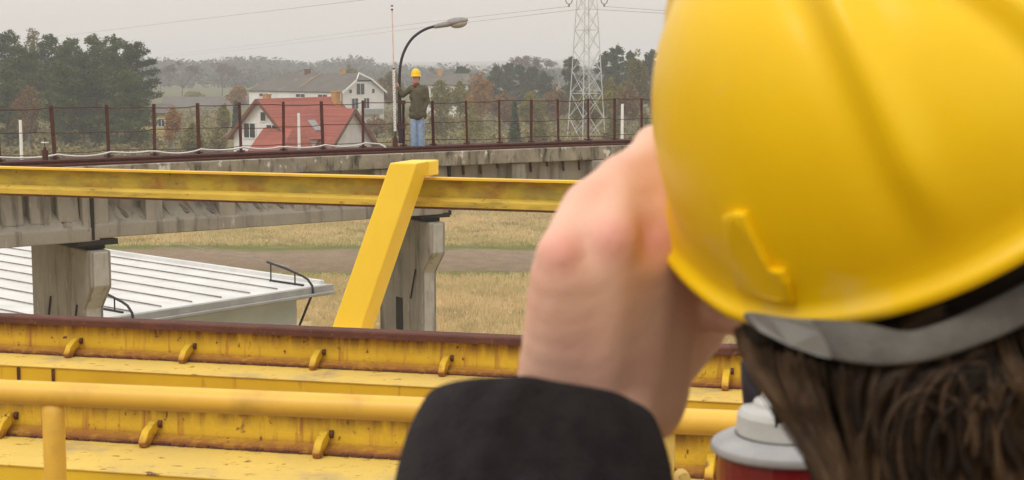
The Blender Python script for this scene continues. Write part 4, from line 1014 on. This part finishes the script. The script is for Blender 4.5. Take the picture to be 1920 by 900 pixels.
mb.add([p1, p2, p2+a3, p1+a3, p1+lo, p2+lo, p2+a3+lo, p1+a3+lo], [(0, 1, 2, 3), (7, 6, 5, 4), (0, 4, 5, 1), (1, 5, 6, 2), (2, 6, 7, 3), (3, 7, 4, 0)])
build('hook', mb, Y_CLEAN, SB, bevel=.008)
pb = W(652, 640, DS+.1)
build('base_plate', MB().box(W(655, 620, DS+.1) + Vector((0, 0, -.075)), (.14, 0, 0), (0, .16, 0), (0, 0, .07)), Y_CLEAN, SB, bevel=.004)
for k in range(7):
    q = pL0.lerp(pR0, (k+.6)/7.6) + (pL1-pL0).normalized()*.045 + Vector((0, -.004, 0))
    build('rivet', MB().ball(q, .009, 8, 5), Y_CLEAN, SB)
SG = W(655, 640, DS)
dd = dr; o_ = W(655, 620, DS+.1) + Vector((0, 0, -.30))
tag(build('support_beam', MB().bar(o_-dd*5, o_+dd*4, .25, .28), Y_WEB, origin=o_), 'low yellow beam carrying the foot of the diagonal strut', 'beam')
# walkway under the surveyor
wk = MB().box((0.2, .6, 8.31), (4, -.9, 0), (.35, 1.5, 0), (0, 0, .04)); tag(build('walkway', wk, RUSTM, origin=(0, .6, 8.31)), 'rusty steel walkway platform under the surveyor', 'walkway')

# ------------------------------------------------------------------ red signal lamp
SD = 1.25
cz = W(1474, 832, SD); RL_ = thing('signal_lamp', (cz.x, cz.y, 8.35), 'red round lamp under a grey flange and white stepped cap', 'lamp')
def disc(rz, n=36): return [[Vector((cz.x + math.cos(2*math.pi*k/n)*r_, cz.y + math.sin(2*math.pi*k/n)*r_, cz.z + z_)) for k in range(n)] for r_, z_ in rz]
CAPW = mat('white grey cap', (.50, .50, .48), (.42, .42, .40), 25, .6)
FLG = mat('grey cast flange', (.36, .36, .355), (.29, .29, .29), 25, .6)
REDL = mat('red lamp plastic', (.22, .008, .012), (.16, .006, .009), 12, .3, spec=.5)
build('body', MB().loft(disc([(.0565, -.16), (.0565, -.0066)])), REDL, RL_, smooth=False)
build('flange', MB().loft(disc([(.047, -.0070), (.0605, -.0065), (.062, -.004), (.0615, .001), (.054, .0055), (.042, .0085)])), FLG, RL_, bevel=.001, smooth=True)
build('cap', MB().loft(disc([(.0410, .0082), (.0405, .025), (.037, .030), (.028, .032), (.027, .0365), (.018, .0385)])), CAPW, RL_, bevel=.001)
build('cap_notch', MB().box(cz + Vector((-.010, -.0300, .0285)), (.006, 0, 0), (0, .008, 0), (0, 0, .006)), DARK, RL_)
build('seal', MB().loft(disc([(.0418, .0070), (.0420, .0095)])), DARK, RL_)
build('post', MB().tube([(cz.x, cz.y, 8.35), (cz.x, cz.y, cz.z-.155)], .03, 16), FLG, RL_)
build('finial', MB().tube([cz + Vector((-.026, .02, .028)), cz + Vector((-.026, .02, .052)), cz + Vector((-.026, .02, .064)), cz + Vector((-.026, .02, .070))], [.007, .0095, .0095, .004], 12), LAMPP, RL_, smooth=True)

# ------------------------------------------------------------------ surveyor in the foreground
Cq = Vector((.2014, .8132, 9.9467)); HF_ = Vector((-.68367, .72671, .06702)); HL = Vector((-.58776, -.49386, -.64081)); HU = Vector((-.43259, -.47749, .76477))
AX, WQ, HTOP = .12935, -.03077, .14767
SV = thing('person', (.24, .80, 8.35), 'surveyor seen from behind in yellow helmet and black fleece, hand raised', 'person')
def hp(f, l, u): return Cq + HF_*f + HL*l + HU*u
sh_L = Vector((.165, .73, 9.54)); sh_R = Vector((.44, .92, 9.56)); neck = Vector((.27, .86, 9.66)); chest = Vector((.27, .84, 9.35)); hips = Vector((.28, .80, 8.95+.35))
elb = Vector((-.02, .66, 9.50)); wr = W(1125, 800, .872)
b_ = MB()
Rh = Matrix((HF_, HL, HU)).transposed()
b_.ball(hp(0, 0, .0), (.098, .078, .115), 24, 16, Rh)                      # skull
b_.ball(hp(.045, 0, -.06), (.055, .055, .075), 20, 12, Rh)                 # face and jaw
b_.cap_(hp(.105, 0, -.02), hp(.125, 0, -.052), .009, .013)                 # nose
b_.cap_(hp(.095, -.02, -.085), hp(.095, .02, -.085), .008, .008)           # lips
b_.cap_(hp(.085, -.01, -.115), hp(.085, .01, -.115), .015, .015)           # chin
for sg in (-1, 1): b_.ball(hp(-.005, sg*.080, -.03), (.016, .008, .03), 10, 8, Rh)
b_.cap_(hp(-.03, 0, -.07), neck, .055, .058); b_.cap_(neck, chest, .06, .10)
b_.cap_(sh_L, sh_R, .05, .05); b_.cap_(chest, hips, .13, .12)
b_.cap_(sh_L, elb, .045, .038)
b_.cap_(elb, Vector(wr)*.5+elb*.5, .038, .034); b_.cap_(Vector(wr)*.5+elb*.5, wr, .038, .030)
# right arm hanging
b_.cap_(sh_R, Vector((.50, .95, 9.28)), .045, .038); b_.cap_(Vector((.50, .95, 9.28)), Vector((.40, 1.12, 9.16)), .036, .026)
b_.cap_(Vector((.40, 1.12, 9.16)), Vector((.36, 1.18, 9.15)), .03, .026)
for k in range(4): b_.cap_(Vector((.35, 1.18+.0*k, 9.125+.018*k)), Vector((.31, 1.22, 9.125+.018*k)), .009, .008, 8)
b_.cap_(Vector((.38, 1.16, 9.18)), Vector((.35, 1.19, 9.21)), .011, .009, 8)
for sg, hx in ((-1, .19), (1, .37)):
    b_.cap_((hx, .80, 9.25), (hx, .78, 8.85), .085, .06); b_.cap_((hx, .78, 8.85), (hx, .82, 8.45), .058, .04); b_.cap_((hx, .82, 8.42), (hx-.04, .96, 8.40), .04, .032)
# raised hand
def H_(px, py, D_): return W(px, py, .846 + max(0, px-1000)*.00013 + (D_-.66)*1.2)
HS = 1.29
mcp = [H_(1052, 478, .645), H_(1146, 452, .638), H_(1222, 458, .648), H_(1282, 500, .668)]
wrs = [H_(1046, 740, .674), H_(1106, 755, .668), H_(1163, 765, .672), H_(1212, 758, .682)]
for k in range(4):
    b_.cap_(wrs[k], mcp[k], (.0175, .020, .020, .0185)[k]*HS, (.0118, .0128, .0128, .0125)[k]*HS)
    if k < 3:
        for q_ in (.1, .25, .4, .55, .7, .85): b_.cap_(wrs[k].lerp(mcp[k], q_), wrs[k+1].lerp(mcp[k+1], q_), (.0195-.0065*q_)*HS, (.0195-.0065*q_)*HS)
        b_.cap_((wrs[k]+wrs[k+1])/2, (mcp[k]+mcp[k+1])/2 + Vector((0, .006, -.004)), .020*HS, .0120*HS)
b_.cap_(wr, (wrs[1]+wrs[2])/2, .024*HS, .025*HS)
pip = [H_(1098, 380, .660), H_(1160, 333, .668), H_(1228, 275, .682), H_(1296, 300, .70)]
dip = [H_(1180, 372, .690), H_(1235, 330, .70), H_(1295, 310, .715), H_(1350, 330, .73)]
tip = [H_(1225, 405, .697), H_(1275, 372, .708), H_(1330, 350, .72), H_(1385, 370, .735)]
rr3 = [.0098*HS, .0106*HS, .0108*HS, .0102*HS]
for k in range(4):
    b_.cap_(mcp[k], pip[k], rr3[k]+.0012, rr3[k]+.0004); b_.cap_(pip[k], dip[k], rr3[k], rr3[k]-.001); b_.cap_(dip[k], tip[k], rr3[k]-.001, rr3[k]-.002)
    if k < 3:
        for q_ in (.25, .6, .92): b_.cap_(mcp[k].lerp(pip[k], q_), mcp[k+1].lerp(pip[k+1], q_), .0106*HS, .0106*HS)
# thumb and its fleshy base
b_.cap_(H_(1190, 700, .70), H_(1290, 590, .715), .024*HS, .022*HS); b_.cap_(H_(1290, 590, .715), H_(1335, 520, .725), .021*HS, .0145*HS); b_.cap_(H_(1335, 520, .725), H_(1365, 455, .735), .0135*HS, .011*HS)
b_.cap_(H_(1240, 560, .70), H_(1290, 520, .70), .022*HS, .018*HS)
b_.cap_(W(1322, 566, .905), W(1402, 596, .87), .016, .013)
BODY = organic('body', b_, .0026, SKIN, SV, 22)
kn_ = [(p + Vector((0, -.014, .004)), .0125) for p in mcp] + [(p, .009) for p in pip[:2]]
at_ = BODY.data.attributes.new('blush', 'FLOAT', 'POINT'); co_ = np.zeros(len(BODY.data.vertices)*3, dtype=np.float32)
BODY.data.vertices.foreach_get('co', co_); co_ = co_.reshape(-1, 3) + np.array(wl(SV))
bl_ = np.zeros(len(co_))
for p, sg_ in kn_: bl_ = np.maximum(bl_, np.exp(-((co_-np.array(p))**2).sum(1)/(sg_*1.25)**2))
at_.data.foreach_set('value', bl_.astype(np.float32))
# jacket: torso, upper arms
j = MB()
j.cap_(sh_L, sh_R, .075, .075); j.cap_(chest+Vector((-.05, 0, 0)), hips+Vector((-.04, 0, -.1)), .14, .135); j.cap_(chest+Vector((.06, .02, 0)), hips+Vector((.05, 0, -.1)), .14, .135); j.cap_(neck+Vector((.0, .0, -.035)), chest, .075, .15)
j.cap_(sh_L, elb, .068, .060); j.cap_(elb, elb*.6+Vector(wr)*.4, .058, .054)
j.cap_(sh_R, Vector((.50, .95, 9.28)), .07, .06); j.cap_(Vector((.50, .95, 9.28)), Vector((.41, 1.11, 9.165)), .058, .045)
organic('jacket', j, .006, FLEECE, SV, 4)
# loose raised sleeve, open at the cuff
def ering(c_, ax_, a1_, a2_, r1, r2, wob=0, ph=0, sup=1.0):
    out = []
    for k in range(72):
        t_ = 2*math.pi*k/72; cc, ss = math.cos(t_), math.sin(t_)
        cc2 = math.copysign(abs(cc)**sup, cc); ss2 = math.copysign(abs(ss)**sup, ss)
        cr_ = 1 + (.075*math.exp(-((t_-(1.75+ph*.30))/.12)**2) - .045*math.exp(-((t_-(1.5+ph*.30))/.2)**2) + .04*math.exp(-((t_-(1.05-ph*.2))/.11)**2) if wob > 0 else 0)
        out.append(c_ + (a1_*cc2*r1*(1+wob*math.sin(3*t_+ph)) + a2_*ss2*r2*(1+wob*math.cos(2*t_+ph)))*cr_)
    return out
cen0 = W(1012, 766, .835); axs = (cen0 - elb).normalized()
A1 = Vector((1, 0, -.22)); A1 = (A1 - axs*A1.dot(axs)).normalized(); A2 = axs.cross(A1).normalized()
if A2.y > 0: A2 = -A2
rings = []
Lsl = (cen0-elb).length
for (t_, r1, r2, wb, ph) in ((-.12, .048, .046, .0, 0), (-.03, .058, .057, .0, 0), (.0, .0625, .063, .012, 0), (.008, .0655, .067, .014, .3), (.022, .0715, .070, .024, .5), (.05, .0765, .072, .032, .9), (.075, .0755, .071, .02, 1.2), (.10, .0775, .073, .04, 1.5), (.14, .0755, .071, .02, 1.9), (.18, .075, .070, .03, 2.2), (.26, .070, .068, .02, 2.8), (.31, .066, .064, .01, 3)):
    if t_ < 0: cc_ = cen0 + (elb-cen0).normalized()*(-t_*.25)
    else: cc_ = cen0 + (elb-cen0).normalized()*min(t_, Lsl)
    rings.append(ering(cc_, axs, A1, A2, r1, r2, wb, ph, 1.0))
slv = build('sleeve', MB().loft(rings, cap=False), FLEECE, SV, smooth=True)
ss = slv.modifiers.new('s', 'SUBSURF'); ss.levels = 1; ss.render_levels = 2
# trousers and boots
tr_ = MB(); tr_.cap_((.2, .8, 9.2), (.36, .8, 9.2), .14, .14)
for hx in (.19, .37): tr_.cap_((hx, .80, 9.2), (hx, .78, 8.85), .115, .085); tr_.cap_((hx, .78, 8.85), (hx, .82, 8.47), .085, .075)
organic('trousers', tr_, .01, DARKT, SV, 3)
bt = MB()
for hx in (.19, .37): bt.cap_((hx, .82, 8.41), (hx-.04, .98, 8.40), .055, .047)
organic('boots', bt, .008, BOOT, SV, 2)
# helmet shell
NT, NP = 144, 48; rings = []
def shell(th, ph, grow=0.0):
    k = math.cos(ph)**.8; ff = math.cos(th)*k*(AX+grow); ll = math.sin(th)*k*(AX*.83+grow); uu = math.sin(ph)*(HTOP+grow)
    p = hp(ff, ll, uu)
    w0 = WQ*max(-math.cos(th), -.3)
    p = p - HU*w0*(1-math.sin(ph))**1.5 * 1.0
    # outward direction
    nrm = (HF_*(ff/(AX**2)) + HL*(ll/((AX*.83)**2)) + HU*(uu/(HTOP**2))).normalized()
    # raised ribs running front to back
    rib = 0
    hgt = min(1, max(0, (ph-.12)/.45)) ; hgt = hgt*hgt*(3-2*hgt)
    for t0 in (131, -131, 180, 0):
        dth = (th - R(t0) + math.pi) % (2*math.pi) - math.pi
        ds_ = dth*math.hypot(ff, ll)
        rib += hgt*(.0085*math.exp(-(ds_/.0085)**2) - .0022*math.exp(-((ds_+.014)/.007)**2))
    return p + nrm*rib
for j_ in range(NP+1):
    ph = (j_/NP)*math.pi/2*.999
    rings.append([shell(2*math.pi*k/NT, ph) for k in range(NT)])
def rim(k, dr_, du):
    t_ = 2*math.pi*k/NT; a2_ = AX+dr_; b2_ = AX*.83+dr_*.85
    peak = .035*max(0, math.cos(t_))**3
    return hp(math.cos(t_)*(a2_+peak), math.sin(t_)*b2_, du) - HU*(WQ*max(-math.cos(t_), -.3))
inner = [[shell(2*math.pi*k/NT, ph, -.004) for k in range(NT)] for ph in (1.4, 1.0, .6, .25, .02)]
seq = inner + [[rim(k, -.003, -.006) for k in range(NT)], [rim(k, .008, -.0065) for k in range(NT)], [rim(k, .0108, -.003) for k in range(NT)], [rim(k, .0105, .0015) for k in range(NT)], [rim(k, .0075, .0035) for k in range(NT)], [rim(k, .0035, .003) for k in range(NT)], [rim(k, .001, .008) for k in range(NT)]] + rings[4:]
hel = build('helmet', MB().loft(seq, cap=True), HELM, SV, smooth=True)
sm_ = hel.modifiers.new('sm', 'SMOOTH'); sm_.factor = .5; sm_.iterations = 2
# accessory slot on the side of the shell
def on_shell(px, py, lift=.003):
    # march along the line of sight to the ellipsoid shell
    r_ = ray(px, py).normalized(); best_ = None
    for i_ in range(400):
        P = Vector((0, 0, CAMZ)) + r_*(.55 + i_*.001); q_ = P - Cq; f_, l_, u_ = q_.dot(HF_), q_.dot(HL), q_.dot(HU)
        w0 = WQ*max(-f_/max(1e-4, math.hypot(f_, l_)), -.3)
        rr_ = math.hypot(f_/AX, l_/(AX*.83)); uu = u_ + w0*.8
        if rr_**2.5 + max(0, uu/HTOP)**2 < 1: return P - r_*lift
    return P
def patch(name, pxs, lift, th_, m):
    top_ = [on_shell(*p, lift) for p in pxs]; cen = sum(top_, Vector())/len(top_)
    inw = (Cq - cen).normalized()
    bot_ = [p + inw*th_ for p in top_]; inner_ = [p.lerp(cen, .12) - inw*.0008 for p in top_]
    mb = MB().loft([bot_, top_, inner_], cap=True); return build(name, mb, m, hel, smooth=False, bevel=.0012)
patch('accessory_slot', [(1352, 408), (1370, 401), (1392, 403), (1408, 440), (1432, 490), (1440, 508), (1462, 512), (1474, 535), (1484, 572), (1462, 570), (1420, 560), (1378, 545), (1368, 500), (1360, 450)], .0085, .014, HELM)
# nape strap
up_px = [(1392, 580), (1440, 590), (1500, 597), (1570, 598), (1641, 606), (1690, 622), (1726, 619), (1802, 592), (1859, 562), (1925, 530), (2000, 480), (2080, 400), (2130, 320)]
lo_px = [(1394, 604), (1440, 632), (1490, 655), (1541, 670), (1602, 686), (1681, 691), (1764, 676), (1840, 650), (1920, 617), (2000, 572), (2080, 510), (2150, 430), (2200, 345)]
dep = [.765, .742, .722, .710, .700, .696, .694, .697, .705, .718, .735, .76, .79]
o1 = [W(x, y, D_+.006) for (x, y), D_ in zip(up_px, dep)]; o2 = [W(x, y, D_) for (x, y), D_ in zip(lo_px, dep)]
i1 = [p + Vector((-.001, .004, 0)) for p in o1]; i2 = [p + Vector((-.001, .004, 0)) for p in o2]
mid_ = [(p+q)/2 + Vector((0, -.0015, 0)) for p, q in zip(o1, o2)]
rings = [[a_, m__, b2, d_, c_] for a_, m__, b2, c_, d_ in zip(o1, mid_, o2, i1, i2)]
stp = build('nape_strap', MB().loft(rings), BAND, hel, smooth=True); q_ = stp.modifiers.new('s', 'SUBSURF'); q_.levels = 1; q_.render_levels = 2
tabp = [(1398, 588, .7655), (1440, 592, .740), (1520, 602, .7115), (1538, 622, .7062), (1554, 650, .7030), (1560, 674, .7025), (1535, 668, .7068), (1480, 649, .7215), (1425, 622, .745)]
tp_ = [W(x, y, D_-.003) for x, y, D_ in tabp]; build('strap_tab', MB().prism(tp_, Vector((0, .004, 0))), TABM, hel, bevel=.001)
# hair: dark mass and strands on it
hb_ = MB()
hb_.ball(hp(-.020, .0, .0), (.084, .072, .098), 24, 16, Rh)
hb_.ball(W(1740, 700, .81), (.075, .075, .075), 20, 14); hb_.ball(W(1730, 790, .80), (.045, .05, .075), 20, 14); hb_.ball(W(1800, 800, .80), (.085, .07, .075), 20, 14); hb_.ball(W(1432, 612, .795), (.012, .02, .016), 14, 8); hb_.ball(W(1520, 660, .80), (.022, .03, .025), 16, 10)
hb_.ball(W(1900, 720, .84), (.09, .08, .10), 20, 14)
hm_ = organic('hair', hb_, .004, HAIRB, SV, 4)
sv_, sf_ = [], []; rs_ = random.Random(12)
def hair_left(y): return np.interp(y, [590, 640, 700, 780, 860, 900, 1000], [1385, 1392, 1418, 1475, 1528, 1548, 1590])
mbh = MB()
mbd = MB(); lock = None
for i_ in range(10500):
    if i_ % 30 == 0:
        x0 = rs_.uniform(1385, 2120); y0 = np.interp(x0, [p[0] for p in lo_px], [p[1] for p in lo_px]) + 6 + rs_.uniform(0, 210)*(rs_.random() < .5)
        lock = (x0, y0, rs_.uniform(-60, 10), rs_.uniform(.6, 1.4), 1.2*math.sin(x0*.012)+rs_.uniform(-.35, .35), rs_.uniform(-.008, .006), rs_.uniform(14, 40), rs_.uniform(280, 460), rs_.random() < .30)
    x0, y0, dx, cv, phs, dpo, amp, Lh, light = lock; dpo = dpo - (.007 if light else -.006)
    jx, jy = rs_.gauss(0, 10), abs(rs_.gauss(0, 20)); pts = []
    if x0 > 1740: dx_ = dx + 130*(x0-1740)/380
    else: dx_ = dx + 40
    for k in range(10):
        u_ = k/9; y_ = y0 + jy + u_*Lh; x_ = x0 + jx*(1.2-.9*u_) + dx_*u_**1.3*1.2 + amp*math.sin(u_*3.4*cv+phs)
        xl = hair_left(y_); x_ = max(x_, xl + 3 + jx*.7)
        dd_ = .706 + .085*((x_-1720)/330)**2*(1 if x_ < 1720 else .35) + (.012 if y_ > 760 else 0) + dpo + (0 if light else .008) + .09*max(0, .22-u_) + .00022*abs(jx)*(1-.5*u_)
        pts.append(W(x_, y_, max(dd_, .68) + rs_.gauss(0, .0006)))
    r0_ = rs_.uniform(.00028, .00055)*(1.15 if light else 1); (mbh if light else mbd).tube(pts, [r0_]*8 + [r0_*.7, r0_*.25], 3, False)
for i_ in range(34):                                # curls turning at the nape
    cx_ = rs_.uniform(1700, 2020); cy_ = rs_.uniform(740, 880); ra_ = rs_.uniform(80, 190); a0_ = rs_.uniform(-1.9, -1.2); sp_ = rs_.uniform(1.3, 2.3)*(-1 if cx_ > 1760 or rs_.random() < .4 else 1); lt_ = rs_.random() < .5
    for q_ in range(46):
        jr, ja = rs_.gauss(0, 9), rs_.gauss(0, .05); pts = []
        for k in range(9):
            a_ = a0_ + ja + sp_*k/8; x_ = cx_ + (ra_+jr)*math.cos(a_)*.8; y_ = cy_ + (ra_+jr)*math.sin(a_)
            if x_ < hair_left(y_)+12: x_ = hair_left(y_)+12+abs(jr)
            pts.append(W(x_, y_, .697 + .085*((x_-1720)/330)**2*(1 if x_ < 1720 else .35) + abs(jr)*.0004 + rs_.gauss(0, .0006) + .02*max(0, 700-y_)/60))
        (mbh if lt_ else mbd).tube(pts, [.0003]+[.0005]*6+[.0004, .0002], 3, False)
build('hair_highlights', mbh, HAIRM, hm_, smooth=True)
build('hair_strands', mbd, HAIRD, hm_, smooth=True)
